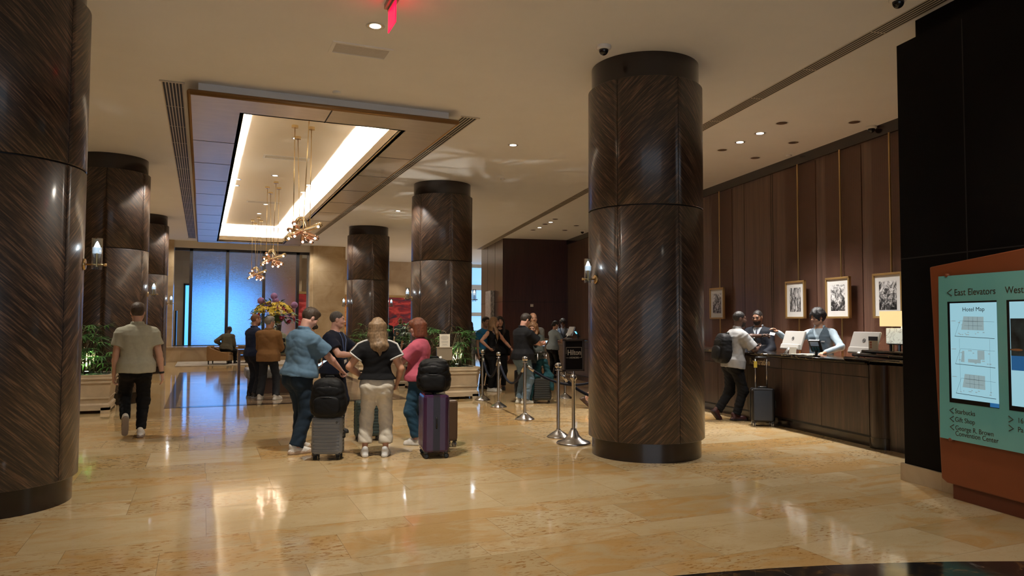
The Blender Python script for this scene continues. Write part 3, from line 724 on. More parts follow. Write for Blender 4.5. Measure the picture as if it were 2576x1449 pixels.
# vents in ceiling
def grille(label, x, y, z, w, d, group):
    t = thing('ceiling_vent', label, 'vent', (x, y, z), 0, group)
    a = MB(); ring(a, (-w/2-.04, w/2+.04, -d/2-.04, d/2+.04), (-w/2, w/2, -d/2, d/2), -.012, 0); a.build('frame', CEILM, t)
    a = MB(); a.box(-w/2, w/2, -d/2, d/2, -.002, .0)
    k = int(d/.02)
    for i in range(k): a.box(-w/2, w/2, -d/2+i*d/k, -d/2+i*d/k+.009, -.006, -.002)
    a.build('grille', pm('vent_grille', (.70, .66, .60), .6), t)
grille('rectangular air vent in the ceiling before the lit recess', 1.65, 8.52, H, .62, .30, 'ceiling air vents')
grille('air vent in the recess nearest the first pendant', 1.65, 16.9, 5.25, .9, .26, 'ceiling air vents')
grille('air vent in the recess beyond the second pendant', 1.65, 23.6, 5.25, .9, .26, 'ceiling air vents')
# domes and detectors
def dome(label, x, y):
    t = thing('dome_camera', label, 'camera', (x, y, H), 0, 'dome security cameras')
    MB().lathe([(.0, -.045), (.07, -.045), (.085, -.03), (.085, 0)][::-1] and [(.085, 0), (.085, -.03), (.07, -.045), (.0, -.045)], n=24).build('housing', WHITEM, t)
    MB().ball((0, 0, -.05), (.055, .055, .06), 20, 12).build('dome', pm('smoked_dome', (.01, .01, .012), .08), t)
dome('dome camera on the ceiling beside the large sign column', 4.2, 7.25); dome('dome camera near the wood panelled reception wall', *rec(.45, .12)); dome('dome camera at the top edge above the slot diffuser', 6.2, 5.0); dome('small dome camera over the far reception desk', *rec(14.6, .4))
def detector(label, x, y):
    tag(MB().lathe([(.055, 0), (.055, -.02), (.04, -.032), (0, -.034)], n=24).build('smoke_detector', WHITEM), label, 'smoke detector', 'ceiling smoke detectors').location = (x, y, H)
detector('smoke detector in front of the coffer frame', 1.65, 10.2); detector('smoke detector near the reception wall', *rec(2.6, .2)); detector('smoke detector on the ceiling before the second right column', 6.1, 15.0)
# exit sign seen on edge
ex = thing('exit_sign', 'red edge-lit exit sign hanging at the top of the photo', 'exit sign', (1.66, 7.0, H))
MB().box(-.045, .045, -.16, .16, -.05, 0).build('mount', pm('sign_mount', (.35, .31, .26), .4, .3), ex)
MB().box(-.014, .014, -.14, .14, -.075, -.05).build('rail', pm('sign_mount', (.35, .31, .26), .4), ex)
EXR = pm('red_edge_lit_acrylic', (.8, .01, .05), .1, emit=(1, .0, .03), estr=2.2)
MB().box(-.004, .004, -.155, .155, -.29, -.07).build('panel', EXR, ex)
# ---------------------------------------------------------------- sconces
SGLOW = emat('candle_lamp', (.88, .96, 1.0), 40)
FROST = pm('frosted_acrylic', (.85, .92, 1), .5, emit=(.7, .85, 1), estr=.5)
def make_sconce():
    t = thing('wall_sconce', '', 'wall lamp')
    a = MB(); a.lathe([(.052, 0), (.052, .012), (.044, .018), (0, .018)], n=28); a.xf(Matrix.Rotation(PI/2, 4, 'Y')); a.build('backplate', BRASS, t)
    a = MB(); a.tube([(.0, 0, 0), (.165, 0, 0)], .008, 12); a.lathe([(.013, 0), (.013, .022), (0, .022)], (0, 0, 0), 16); a.xf(Matrix.Translation((.165, 0, 0)) @ Matrix.Rotation(PI/2, 4, 'Y'), start=26) ; a.build('arm', BRASS, t)
    a = MB(); a.lathe([(.044, -.045), (.045, .245), (.041, .245), (.040, -.043)], (.105, 0, 0), 28, caps=False); a.build('glass_tube', GLASS, t)
    MB().lathe([(.039, .105), (.039, .160), (.0, .160)], (.105, 0, 0), 24).build('frosted_collar', FROST, t)
    MB().lathe([(.010, -.02), (.010, .105)], (.105, 0, 0), 14).build('stem', BRASS, t)
    MB().lathe([(.025, .160), (.024, .170), (.012, .200), (.003, .216), (0, .217)], (.105, 0, 0), 20).build('lamp_cone', SGLOW, t)
    return t
sc0 = make_sconce(); used = [0]
def sconce(x, y, rz, label):
    o = sc0 if not used[0] else dup(sc0, (x, y, 2.13), rz); used[0] = 1
    o.location = (x, y, 2.13); o.rotation_euler = (0, 0, rz); tag(o, label, 'wall lamp', 'candle sconces on the columns')
for (x, y), sd, lb in ((COLS[0], -1, 'glass candle sconce on the left side of the large column by the queue sign'), (COLS[1], -1, 'glass candle sconce on the left side of the column behind the pink shirt'),
                       (COLS[1], 1, 'glass candle sconce on the right side of the column behind the pink shirt'), (COLS[2], -1, 'glass candle sconce left of the farthest right-hand column'),
                       (COLS[2], 1, 'glass candle sconce right of the farthest right-hand column, against the sunset painting'), (COLS[3], 1, 'nearest and largest glass candle sconce, on the cropped left column'),
                       (COLS[4], 1, 'glass candle sconce over the walking man, on the second left column'), (COLS[5], 1, 'glass candle sconce on the farthest left-hand column')):
    sconce(x+sd*.7075, y, 0 if sd > 0 else PI, lb)
# ---------------------------------------------------------------- pendant lights
BULB = emat('pendant_bulb', (1, .72, .55), 30)
COPPER = pm('copper_mirror_glass', (.80, .52, .40), .10, .9); GOLDG = pm('champagne_glass', (.85, .70, .46), .12, .85)
def make_pendant():
    t = thing('pendant_light', '', 'pendant light')
    rp = random.Random(4)
    for (x, y), zt in (((-.15, 0), -.02), ((.15, 0), .05), ((0, .85), .0), ((0, -.85), .0)):
        e = (x*1.0, y*.28, zt)
        a = MB(); a.tube([e, (x, y, 1.97)], .008, 8); r = a.build('rod', GOLD, t)
        b = MB(); b.lathe([(.062, 1.93), (.062, 1.98)], (x, y, 0), 24); b.build('canopy', GOLD, r)
    def horn(p, d, ln, r0, r1, bend, mat):
        p, d, bend = Vector(p), Vector(d).normalized(), Vector(bend); pts, rr = [], []
        for i in range(9):
            u = i/8; pts.append(p+d*ln*u+bend*(u*u)); rr.append(r0+(r1-r0)*math.sin(u*PI*.55))
        a = MB(); a.tube(pts, rr, 14); a.ball(pts[-1], rr[-1], 14, 8); a.ball(pts[0], rr[0], 12, 8); o = a.build('glass_arm', mat, t)
        q = pts[-2]+(pts[-1]-pts[-2])*.2-Vector((0, rr[-2]*.9, rr[-2]*.5))
        a = MB(); a.ball(q, .021, 12, 8); a.build('bulb', BULB, o)
        return pts[-1]
    for p, d, ln, r0, r1, bd, mt in (((-.04, 0, 0), (.9, -.1, .22), .38, .022, .05, (0, 0, .05), GOLDG), ((-.04, 0, -.02), (.75, -.3, -.18), .33, .022, .048, (0, 0, -.03), COPPER), ((0, 0, -.03), (.35, -.3, -.42), .22, .02, .042, (.05, 0, -.02), COPPER),
                                 ((.0, .0, .03), (-.75, -.2, -.35), .30, .02, .046, (0, 0, -.06), GOLDG), ((.0, .0, 0), (-.55, -.45, -.25), .22, .02, .042, (0, 0, -.03), COPPER), ((.0, .1, .02), (-.6, .5, .05), .26, .02, .044, (0, 0, .02), COPPER),
                                 ((.03, .1, .02), (.6, .6, -.1), .28, .02, .044, (0, 0, -.02), COPPER), ((.0, -.05, 0), (.15, -.9, -.2), .24, .02, .044, (0, 0, -.03), COPPER), ((.02, .0, -.04), (.05, .4, -.5), .18, .02, .042, (0, 0, 0), COPPER), ((-.05, 0, .06), (-.35, -.3, .3), .16, .02, .042, (0, 0, 0), COPPER)):
        horn(p, d, ln, r0, r1, bd, mt)
    a = MB(); pts = [(-.10+.11*(1-math.cos(u))-.02, .02*math.sin(u), .03+.22*math.sin(u)) for u in np.linspace(0, PI, 13)]
    a.tube(pts, [.024+.018*math.sin(u) for u in np.linspace(0, PI*.8, 13)], 14); a.build('glass_loop', GOLDG, t)
    return t
pd = make_pendant()
for i, (x, y, lb) in enumerate(((1.66, 14.0, 'nearest and largest copper glass pendant light on long gold rods'), (1.70, 20.8, 'middle copper glass pendant light, above the flower arrangement'), (1.74, 27.9, 'farthest and lowest-looking copper glass pendant light on gold rods'))):
    o = pd if i == 0 else dup(pd, (x, y, 3.27)); o.location = (x, y, 3.27); tag(o, lb, 'pendant light', 'copper pendants under the ceiling recess')
# ---------------------------------------------------------------- planters with palms
PLM = pm('cast_stone_planter', (.50, .40, .27), .7, var=.12, vscale=5, bump=.1, bscale=60)
LEAF = pm('palm_leaf', (.035, .11, .018), .42, var=.5, vscale=9); PEB = pm('dark_pebbles', (.045, .05, .04), .45, var=.5, vscale=8); CANE = pm('palm_cane', (.09, .07, .03), .7)
def make_planter(seed):
    t = thing('planter', '', 'planter')
    def sq(h): return [(-h, -h), (h, -h), (h, h), (-h, h)]
    a = MB()
    prof = [(.495, .10), (.495, .145), (.475, .165), (.465, .175), (.478, .25), (.490, .255), (.490, .275), (.480, .28), (.508, .52), (.525, .525), (.525, .55), (.512, .555), (.518, .585), (.530, .59), (.530, .61), (.52, .62), (.525, .665)]
    rings = [[(x, y, z) for x, y in sq(h)] for h, z in prof]; vs = sum(rings, []); fs = [(3, 2, 1, 0)]
    for j in range(len(prof)-1):
        for i in range(4): fs.append((j*4+i, j*4+(i+1) % 4, (j+1)*4+(i+1) % 4, (j+1)*4+i))
    b = len(vs); vs += [(x, y, .665) for x, y in sq(.455)]+[(x, y, .58) for x, y in sq(.455)]; n = (len(prof)-1)*4
    for i in range(4):
        fs.append((n+i, n+(i+1) % 4, b+(i+1) % 4, b+i)); fs.append((b+i, b+(i+1) % 4, b+4+(i+1) % 4, b+4+i))
    fs.append((b+4, b+5, b+6, b+7)); a.add(vs, fs)
    a.build('pot', PLM, t)
    a = MB()
    for sx in (-1, 1):
        for sy in (-1, 1): a.box(min(sx*.5, sx*.36), max(sx*.5, sx*.36), min(sy*.5, sy*.36), max(sy*.5, sy*.36), 0, .10)
    a.box(-.5, .5, -.5, -.47, .055, .10); a.box(-.5, .5, .47, .5, .055, .10); a.box(-.5, -.47, -.47, .47, .055, .10); a.box(.47, .5, -.47, .47, .055, .10)
    a.build('plinth', PLM, t)
    r = random.Random(seed); a = MB()
    for i in range(190):
        x, y = r.uniform(-.43, .43), r.uniform(-.43, .43); q = r.uniform(.022, .045); a.ball((x, y, .63+r.uniform(0, .025)), (q*1.3, q, q*.75), 8, 6)
    o = a.build('pebbles', PEB, t); o['kind'] = 'stuff'
    a, c = MB(), MB()
    for k in range(62):
        bx, by = r.gauss(0, .17), r.gauss(0, .17); hgt = r.choice((.22, .4, .55, .7, .82))*r.uniform(.7, 1.1); an = r.uniform(0, 2*PI); tl = r.uniform(.05, .22)
        tip = Vector((bx+tl*math.cos(an), by+tl*math.sin(an), .62+hgt)); c.tube([(bx, by, .6), (bx*1.05, by*1.05, .6+hgt*.5), tip], .007, 5)
        # a fan of blades
        nb = r.randint(7, 10); out = Vector((math.cos(an), math.sin(an), r.uniform(-.1, .5))).normalized(); side = out.cross(Vector((0, 0, 1))).normalized(); up = side.cross(out)
        stem = tip+out*.10; c.tube([tip, stem], .004, 4)
        for j in range(nb):
            f = (j/(nb-1)-.5)*2; d = (out*math.cos(f*1.35)+side*math.sin(f*1.35)+up*.15).normalized(); ln = r.uniform(.22, .34)*(1-.2*abs(f)); w = .0135
            s2 = d.cross(up).normalized(); dr = r.uniform(.05, .16)
            rows = []
            for u, ww in ((0, .3), (.3, 1), (.65, .95), (1, .08)):
                p = stem+d*ln*u-Vector((0, 0, dr*u*u)); rows += [p-s2*w*ww+up*.004*ww, p+s2*w*ww+up*.004*ww]
            a.add(rows, [(0, 1, 3, 2), (2, 3, 5, 4), (4, 5, 7, 6)], 0, True)
    for mb in (a, c): mb.v = [(x, max(-.66, min(.66, y)), z) for x, y, z in mb.v]
    a.build('foliage', LEAF, t); c.build('stems', CANE, t)
    a = MB(); a.lathe([(.045, 0), (.05, .05), (.035, .06), (0, .055)], (.1, -.22, .655), 16); a.build('uplight', BLACKP, t)
    MB().lathe([(.03, 0), (0, .002)], (.1, -.22, .717), 16).build('uplight_lens', emat('uplight_lens', (1, .98, .9), 14), t)
    return t
for i, (x, y, lb) in enumerate(((4.86, 14.95, 'square stone planter with lit palm beside the rope queue'), (-1.95, 14.95, 'square stone planter with palm behind the cropped left column'),
                                (4.88, 17.8, 'stone planter with palm between the two women in the middle group'), (4.92, 23.0, 'small far stone planter with palm left of the long-haired woman'))):
    o = make_planter(20+i); o.location = (x, y, 0); tag(o, lb, 'planter', 'stone planters with palms')
    spot('planter_uplight', (x+.1, y-.22, .74), (x-.02, y+.05, 2), 120, 100, .5, (1, .97, .85), .012)
# ---------------------------------------------------------------- queue posts and ropes
def make_post():
    t = thing('stanchion', '', 'queue post')
    MB().lathe([(.16, 0), (.163, .006), (.158, .014), (.10, .055), (.05, .088), (.034, .10), (.030, .115)], n=40).build('base', STEEL, t)
    MB().lathe([(.0255, .10), (.0255, .93)], n=24).build('pole', STEEL, t)
    MB().lathe([(.024, .93), (.05, .932), (.05, .938), (.024, .94), (.022, .955), (.032, .96), (.045, .98), (.05, 1.0), (.044, 1.022), (.028, 1.035), (0, 1.04)], n=28).build('finial', STEEL, t)
    return t
po = make_post()
POSTS = [((5.33, 14.16), 'steel queue post nearest the lit planter'), ((5.18, 12.9), 'second steel queue post from the planter'), ((4.94, 11.13), 'third steel queue post, before the man in the black shirt'),
         ((4.63, 9.27), 'steel queue post just left of the queue sign'), ((7.08, 13.86), 'steel queue post farther back behind the queue sign'), ((6.25, 10.2), 'steel queue post behind the large column'), ((6.05, 9.2), 'nearer steel queue post hidden behind the large column')]
for i, (p, lb) in enumerate(POSTS):
    o = po if i == 0 else dup(po, (*p, 0)); o.location = (*p, 0); tag(o, lb, 'queue post', 'steel queue posts')
ROPE = pm('dark_velvet_rope', (.010, .012, .022), .85, spec=.2)
def rope(p, q, sag, label, z=.885):
    p, q = Vector((*p, z)), Vector((*q, z)); d = (q-p).normalized()
    t = thing('queue_rope', label, 'rope', (p.x, p.y, 0), 0, 'velvet queue ropes'); o = Vector((p.x, p.y, 0))
    a0, a1 = p+d*.03, q-d*.03
    pts = [a0+(a1-a0)*u-Vector((0, 0, sag*4*u*(1-u)))-o for u in np.linspace(0, 1, 26)]
    MB().tube(pts[1:-1], .021, 12).build('rope', ROPE, t)
    for e, f in ((0, 2), (-1, -3)):
        MB().tube([pts[e], pts[f]], .024, 12).build('hook_end', STEEL, t)
rope(POSTS[0][0], POSTS[1][0], .36, 'velvet rope hanging between the two farthest queue posts')
rope(POSTS[1][0], POSTS[2][0], .36, 'velvet rope sagging before the black-shirted man')
rope(POSTS[2][0], POSTS[5][0], .30, 'velvet rope running from the third post behind the queue sign')
rope(POSTS[3][0], POSTS[6][0], .36, 'velvet rope hooked to the post beside the queue sign')
# queue sign
sg = thing('queue_sign', 'black framed loyalty sign on a steel post beside the large column', 'sign', (4.57, 8.7, 0))
MB().lathe([(.225, 0), (.23, .012), (.22, .022), (.215, .03), (.13, .06), (.075, .115), (.055, .165), (.042, .18), (.036, .2)], n=48).build('base', STEEL, sg)
MB().lathe([(.024, .19), (.024, .83), (.03, .84), (.046, .862), (.048, .88), (.04, .9), (.026, .915), (.024, .96)], n=28).build('pole', STEEL, sg)
a = MB(); w_, z0, z1 = .155, .955, 1.385
for q in ((-w_, -w_+.026, z0, z1), (w_-.026, w_, z0, z1), (-w_, w_, z0, z0+.026), (-w_, w_, z1-.026, z1)): a.box(q[0], q[1], -.022, .022, q[2], q[3])
a.build('frame', pm('brushed_bronze', (.15, .125, .115), .35, .8), sg, bevel=.003)
MB().box(-w_+.02, w_-.02, -.012, .012, z0+.02, z1-.02).build('panel', pm('sign_black', (.004, .004, .005), .3), sg)
SILV = pm('silver_print', (.50, .44, .36), .4, .4)
text('lettering', 'Hilton', .098, SILV, sg, (-.098, -.0145, 1.175), (PI/2, 0, 0), sx=.82, label='large word Hilton', bold=.0012); text('lettering', 'HONORS', .032, SILV, sg, (-.067, -.0145, 1.127), (PI/2, 0, 0), sx=1.05, label='small word HONORS')
a = MB()
for q in ((-.118, .118, 1.272, 1.277), (-.118, -.113, 1.19, 1.277), (-.118, -.075, 1.135, 1.140), (.113, .118, 1.135, 1.277), (.08, .118, 1.135, 1.140)): a.box(q[0], q[1], -.014, -.0125, q[2], q[3])
a.build('emblem_border', SILV, sg)
# notice stand by the planter
ns = thing('notice_stand', 'beige notice box on a pole before the lit planter', 'notice stand', (4.44, 13.95, 0), -.12)
MB().lathe([(.15, 0), (.15, .012), (.03, .02)], n=32).build('base', STEEL, ns); MB().lathe([(.02, .015), (.02, .86)], n=20).build('pole', STEEL, ns)
BX = pm('taupe_metal', (.30, .25, .18), .45, .3)
MB().box(-.155, .155, -.035, .035, .84, 1.09).build('box', BX, ns, bevel=.004); MB().box(-.162, .162, -.045, .045, 1.09, 1.102).build('ledge', pm('pale_taupe', (.48, .40, .30), .4), ns)
np_ = tag(MB().box(-.105, .105, -.004, .004, 0, .255).build('paper_notice', pm('paper', (.72, .68, .58), .8)), 'small white printed notice standing on the beige box', 'notice'); np_.location = (4.44, 13.93, 1.103); np_.rotation_euler = (-.06, 0, -.12)
a = MB(); rr = random.Random(2)
for i, w in enumerate((.10, .15, .16, .15, .14, .08, 0, .13, .14, .12, 0, .09, .12)):
    if w: a.box(-w/2, w/2, -.0055, -.0045, .218-i*.0155, .222-i*.0155)
a.build('print_lines', pm('grey_print', (.2, .19, .18), .8), np_)
# ---------------------------------------------------------------- reception desk
AD = R(8); D0 = (8.07, 7.06)
def dk2(s, t): return (D0[0]+math.sin(AD)*s-math.cos(AD)*t, D0[1]+math.cos(AD)*s+math.sin(AD)*t)
desk = thing('reception_desk', 'long dark wood registration desk with black marble counter', 'reception desk', (*D0, 0), -AD)
S0, S1 = -2.6, 15.0
MB().box(.02, .55, -.02, S1, 0, .145).build('plinth', ESPRESSO, desk)
BODY = MB(); seams = [0, .94, 1.87, 2.8, 3.74, 4.67]+[5.6+.94*i for i in range(11)]
for i in range(len(seams)-1):
    BODY.box(0, .55, seams[i]+.004, seams[i+1]-.004, .15, .893); BODY.box(0, .55, seams[i]+.004, seams[i+1]-.004, .905, 1.075)
BODY.build('front_panels', DESKWOOD, desk); MB().box(.008, .54, 0, S1, .12, 1.07).build('core', BLACKM, desk)
a = MB(); a.lathe([(.17, 0), (.17, 1.075)], (.11, -.14, 0), 40); a.build('end_pilaster', DESKWOOD, desk)
a = MB(); a.lathe([(.178, 0), (.178, .145)], (.11, -.14, 0), 40); a.build('pilaster_base', ESPRESSO, desk)
MB().box(.04, .6, S0, -.1, .0, 1.075).build('end_panel', DESKWOOD, desk)
m, N, L, B = new_mat('black_gold_marble'); tc = N.new('ShaderNodeTexCoord')
r_ = ramp(N, [(.40, (.006, .005, .005)), (.56, (.016, .011, .008)), (.64, (.20, .13, .05)), (.72, (.02, .014, .01))]); L.new(noise(N, L, mapping(N, L, tc.outputs['Object'], (5, 1.5, 5)), 3, 6, .7, 2), r_.inputs[0]); L.new(r_.outputs[0], B.inputs['Base Color']); B.inputs['Roughness'].default_value = .08
BGM = m
a = MB(); a.box(-.09, .62, -.05, S1, 1.078, 1.12); a.tube([(-.09, -.05, 1.099), (-.09, S1, 1.099)], .021, 12); a.build('counter', BGM, desk)
a = MB(); a.box(-.06, .6, -.05, S1, 1.064, 1.078); a.build('counter_rail', ESPRESSO, desk)
a = MB()
for k, (s, z) in enumerate(((.30, 1.12), (.20, 1.17), (.08, 1.22))):
    a.box(-.12+.05*k, .95, S0, s, z, z+.042); a.tube([(-.12+.05*k, S0, z+.021), (-.12+.05*k, s, z+.021), (-.12+.05*k+.04, s+.02, z+.021), (.9, s+.02, z+.021)], .021, 10)
a.build('stepped_counter_end', BGM, desk)
DGOLD = pm('bronze_letters', (.50, .38, .23), .4, .3)
text('lettering', 'Registration', .148, DGOLD, desk, (-.003, 2.74, .925), (PI/2, 0, -PI/2), ext=.004, sx=.80, label='bronze word Registration')
# glow behind the desk
for s in (5.55, 2.55, 1.33, .3):
    x, y = rec(s, .42); point('desk_back_glow', (x, y, .78), 5, (1, .45, .2), .06)
def on_desk(name, label, cat, s, t, z=1.12, rz=0, group=None): return thing(name, label, cat, (*dk2(s, t), z), -AD+rz, group)
# computers seen from behind
WPL = pm('white_monitor_shell', (.52, .51, .49), .35); LOGO = pm('grey_logo', (.10, .11, .12), .3)
def monitor(label, s, t, z=1.12, sc=1.0, logo=True):
    o = on_desk('desktop_computer', label, 'computer', s, t, z, 0, 'white desktop computers on the reception desk')
    M = Matrix.Translation((0, 0, .065*sc)) @ Matrix.Rotation(R(20), 4, 'Y')
    a = MB(); a.rbox((0, 0, .165*sc), (.03*sc, .50*sc, .30*sc), .014); a.xf(M); sh = a.build('display_shell', WPL, o)
    a = MB(); a.rbox((-.022*sc, 0, .05*sc), (.045*sc, .46*sc, .085*sc), .02); a.xf(M); a.build('lower_housing', WPL, o)
    a = MB(); a.box(.0155*sc, .017*sc, -.235*sc, .235*sc, .03*sc, .30*sc); a.xf(M); a.build('screen', pm('lit_screen', (.2, .3, .4), .2, emit=(.6, .8, 1), estr=.8), o)
    a = MB(); a.tube([(-.03, 0, .10*sc), (-.055, 0, .06*sc), (-.10, 0, .012), (-.06, 0, .008)], .014*sc, 10, flat=2.4); a.box(-.12, .06, -.09, .09, 0, .010); a.build('stand', pm('silver_stand', (.55, .54, .52), .25, .8), o)
    if logo:
        a = MB(); a.tube([(-.017*sc, .026*sc*math.cos(u), .19*sc+.026*sc*math.sin(u)) for u in np.linspace(0, 2*PI, 25)[:-1]], .003*sc, 6, closed=True); a.xf(M); a.build('logo_ring', LOGO, o)
        q = text('logo_letters', 'hp', .036*sc, LOGO, o, M @ Vector((-.0165*sc, .019*sc, .182*sc)), (0, 0, 0), ext=.001, shear=.25)
        q.rotation_euler = (Matrix.Rotation(R(20), 4, 'Y') @ Matrix(((0, 0, -1, 0), (-1, 0, 0, 0), (0, 1, 0, 0), (0, 0, 0, 1)))).to_euler()
    return o
monitor('white desktop computer in front of the clerk in the vest', 1.86, -.16); monitor('white desktop computer beside the desk lamp', .33, -.17, 1.12, 1.03)
# card readers
def reader(label, s, t, lit=True, rz=0):
    o = on_desk('card_reader', label, 'card reader', s, t, 1.12, rz, 'card readers on the reception desk')
    MB().lathe([(.055, 0), (.055, .012), (.02, .02), (.02, .09)], n=20).build('stand', BLACKP, o)
    M = Matrix.Translation((0, 0, .13)) @ Matrix.Rotation(R(-32), 4, 'Y')
    a = MB(); a.rbox((0, 0, .03), (.04, .17, .20), .015); a.xf(M); a.build('housing', BLACKP, o)
    a = MB(); a.box(-.0215, -.020, -.06, .06, .04, .115); a.xf(M)
    a.build('screen', emat('reader_screen', (.1, .55, 1), 1.4) if lit else pm('dim_screen', (.08, .09, .10), .15, emit=(.4, .5, .6), estr=.12), o)
    a = MB()
    for i in range(4):
        for j in range(3): a.box(-.024, -.020, -.055+j*.04, -.025+j*.04, -.055+i*.022, -.04+i*.022)
    a.xf(M); a.build('keys', pm('blue_keys', (.06, .22, .30), .4), o)
    return o
reader('black card reader before the clerk in the vest', 1.17, -.10, False, .5); reader('black card reader with blue screen beside the man in the suit', 2.85, -.16, True, .2); reader('black card reader with blue screen just right of the large column', 4.52, -.10)
# papers, brochures, card holders
PAPER = pm('paper', (.72, .68, .58), .8)
a = MB()
for k in range(5): a.add([], [])
pt = on_desk('paper_stack', 'loose white papers lying before the clerk in the vest', 'papers', 1.45, -.14)
for k, (dx, dy, an) in enumerate(((0, 0, .1), (.02, -.05, -.2), (-.02, .06, .35), (.03, .02, -.5))):
    b = MB().box(-.105, .105, -.15, .15, .001+k*.006, .006+k*.006); b.xf(Matrix.Translation((dx, dy, 0)) @ Matrix.Rotation(an, 4, 'Z')); b.build('sheet', PAPER, pt)
cs = on_desk('card_stand', 'small white card stand beside the left computer', 'card stand', 1.62, -.02, 1.12, .5)
b = MB().box(-.003, .003, -.055, .055, .0, .12); b.xf(Matrix.Rotation(R(12), 4, 'Y')); b.build('card', PAPER, cs); MB().box(-.03, .03, -.045, .045, 0, .008).build('foot', BLACKP, cs)
br = on_desk('brochure_holder', 'brochure with dark header standing beside the desk lamp', 'brochure', .02, -.10, 1.262, .1)
MB().box(-.004, .004, -.075, .075, 0, .175).build('sheet', PAPER, br); MB().box(-.006, -.004, -.075, .075, .12, .175).build('header_band', pm('navy_print', (.02, .03, .08), .5), br)
a = MB()
for i in range(3): a.box(-.006, -.004, .02, .055, .02+i*.032, .045+i*.032)
a.build('photo_squares', pm('rust_print', (.30, .10, .06), .6), br)
def lamp(label, s, t, z, sc=1.0):
    o = on_desk('table_lamp', label, 'lamp', s, t, z, 0, 'marble table lamps on the reception desk')
    a = MB(); a.box(-.09*sc, .09*sc, -.15*sc, .15*sc, .07*sc, .085*sc)
    for y in (-.13, .10):
        for x in (-.08, .06): a.box(x*sc, (x+.02)*sc, y*sc, (y+.03)*sc, 0, .08*sc)
    a.build('foot', BLACKP, o)
    m = MATS.get('lit_alabaster')
    if not m:
        m, N, L, B = new_mat('lit_alabaster'); MATS['lit_alabaster'] = m; tc = N.new('ShaderNodeTexCoord')
        v = math_node(N, L, 'ABSOLUTE', math_node(N, L, 'SUBTRACT', noise(N, L, tc.outputs['Object'], 5, 4, .6, 1.2), .5)); mr = N.new('ShaderNodeMapRange'); mr.inputs[1].default_value = .03; mr.inputs[2].default_value = 0; L.new(v, mr.inputs[0])
        c = mixc(N, L, math_node(N, L, 'MULTIPLY', mr.outputs[0], .7), (.70, .72, .62), (.25, .22, .18)); L.new(c, B.inputs['Base Color']); L.new(c, B.inputs['Emission Color']); B.inputs['Emission Strength'].default_value = .45; B.inputs['Roughness'].default_value = .15
    MB().box(-.085*sc, .085*sc, -.18*sc, .18*sc, .085*sc, .285*sc).build('alabaster_body', m, o, bevel=.004)
    MB().tube([(0, 0, .28*sc), (0, 0, .42*sc)], .008, 10).build('stem', CHROME, o)
    a = MB(); w = .25*sc; d = .12*sc
    for x0, x1, y0, y1 in ((-d, -d+.004, -w, w), (d-.004, d, -w, w), (-d, d, -w, -w+.004), (-d, d, w-.004, w)): a.box(x0, x1, y0, y1, .31*sc, .51*sc)
    m2 = MATS.get('lamp_shade') or pm('lamp_shade', (.75, .62, .36), .8, emit=(1, .78, .36), estr=.55)
    a.build('lamp_shade', m2, o)
    MB().ball((0, .07*sc, .40*sc), .03*sc, 12, 8).build('bulb', emat('lamp_bulb', (1, .8, .45), 12), o)
    x, y = dk2(s, t); 
    return o
lamp('alabaster table lamp on the stepped counter beside the dark corner wall', -.18, -.37, 1.262); lamp('alabaster table lamp at the far end of the desk', 10.9, -.55, 1.12, 1.0)
for s, lb in ((13.9, 'white desktop computer farthest left on the far desk'), (12.4, 'white desktop computer before the far clerk')): monitor(lb, s, -.2, 1.12, .95, False)
reader('black card reader with blue screen on the far desk', 11.5, -.15, True)
# ---------------------------------------------------------------- reception wall: ribbed strips, rods, pictures
m, N, L, B = new_mat('embossed_strip'); tc = N.new('ShaderNodeTexCoord'); sx_ = N.new('ShaderNodeSeparateXYZ'); L.new(tc.outputs['Object'], sx_.inputs[0])
u_ = math_node(N, L, 'PINGPONG', math_node(N, L, 'MULTIPLY', sx_.outputs[1], 44), 1); q_ = math_node(N, L, 'SINE', math_node(N, L, 'MULTIPLY', math_node(N, L, 'MULTIPLY_ADD', sx_.outputs[2], 55, u_), 6.283))
c_ = mixc(N, L, math_node(N, L, 'MULTIPLY_ADD', q_, .5, .5), (.085, .044, .032), (.15, .078, .058)); L.new(c_, B.inputs['Base Color']); B.inputs['Roughness'].default_value = .3; B.inputs['Metallic'].default_value = .3
bump(N, L, B, q_, .35, .004); EMB = m
wallroot = []
PICS = [(5.55, .32, 'leftmost framed photograph, of a small waterfall, behind the bald guest'), (2.55, .30, 'framed photograph of tree trunks, left of the clerk in the vest'), (1.325, .315, 'framed photograph of a tree-lined path, right of the clerk in the vest'), (.13, .32, 'largest framed photograph, of a garden gate, above the desk lamp')]
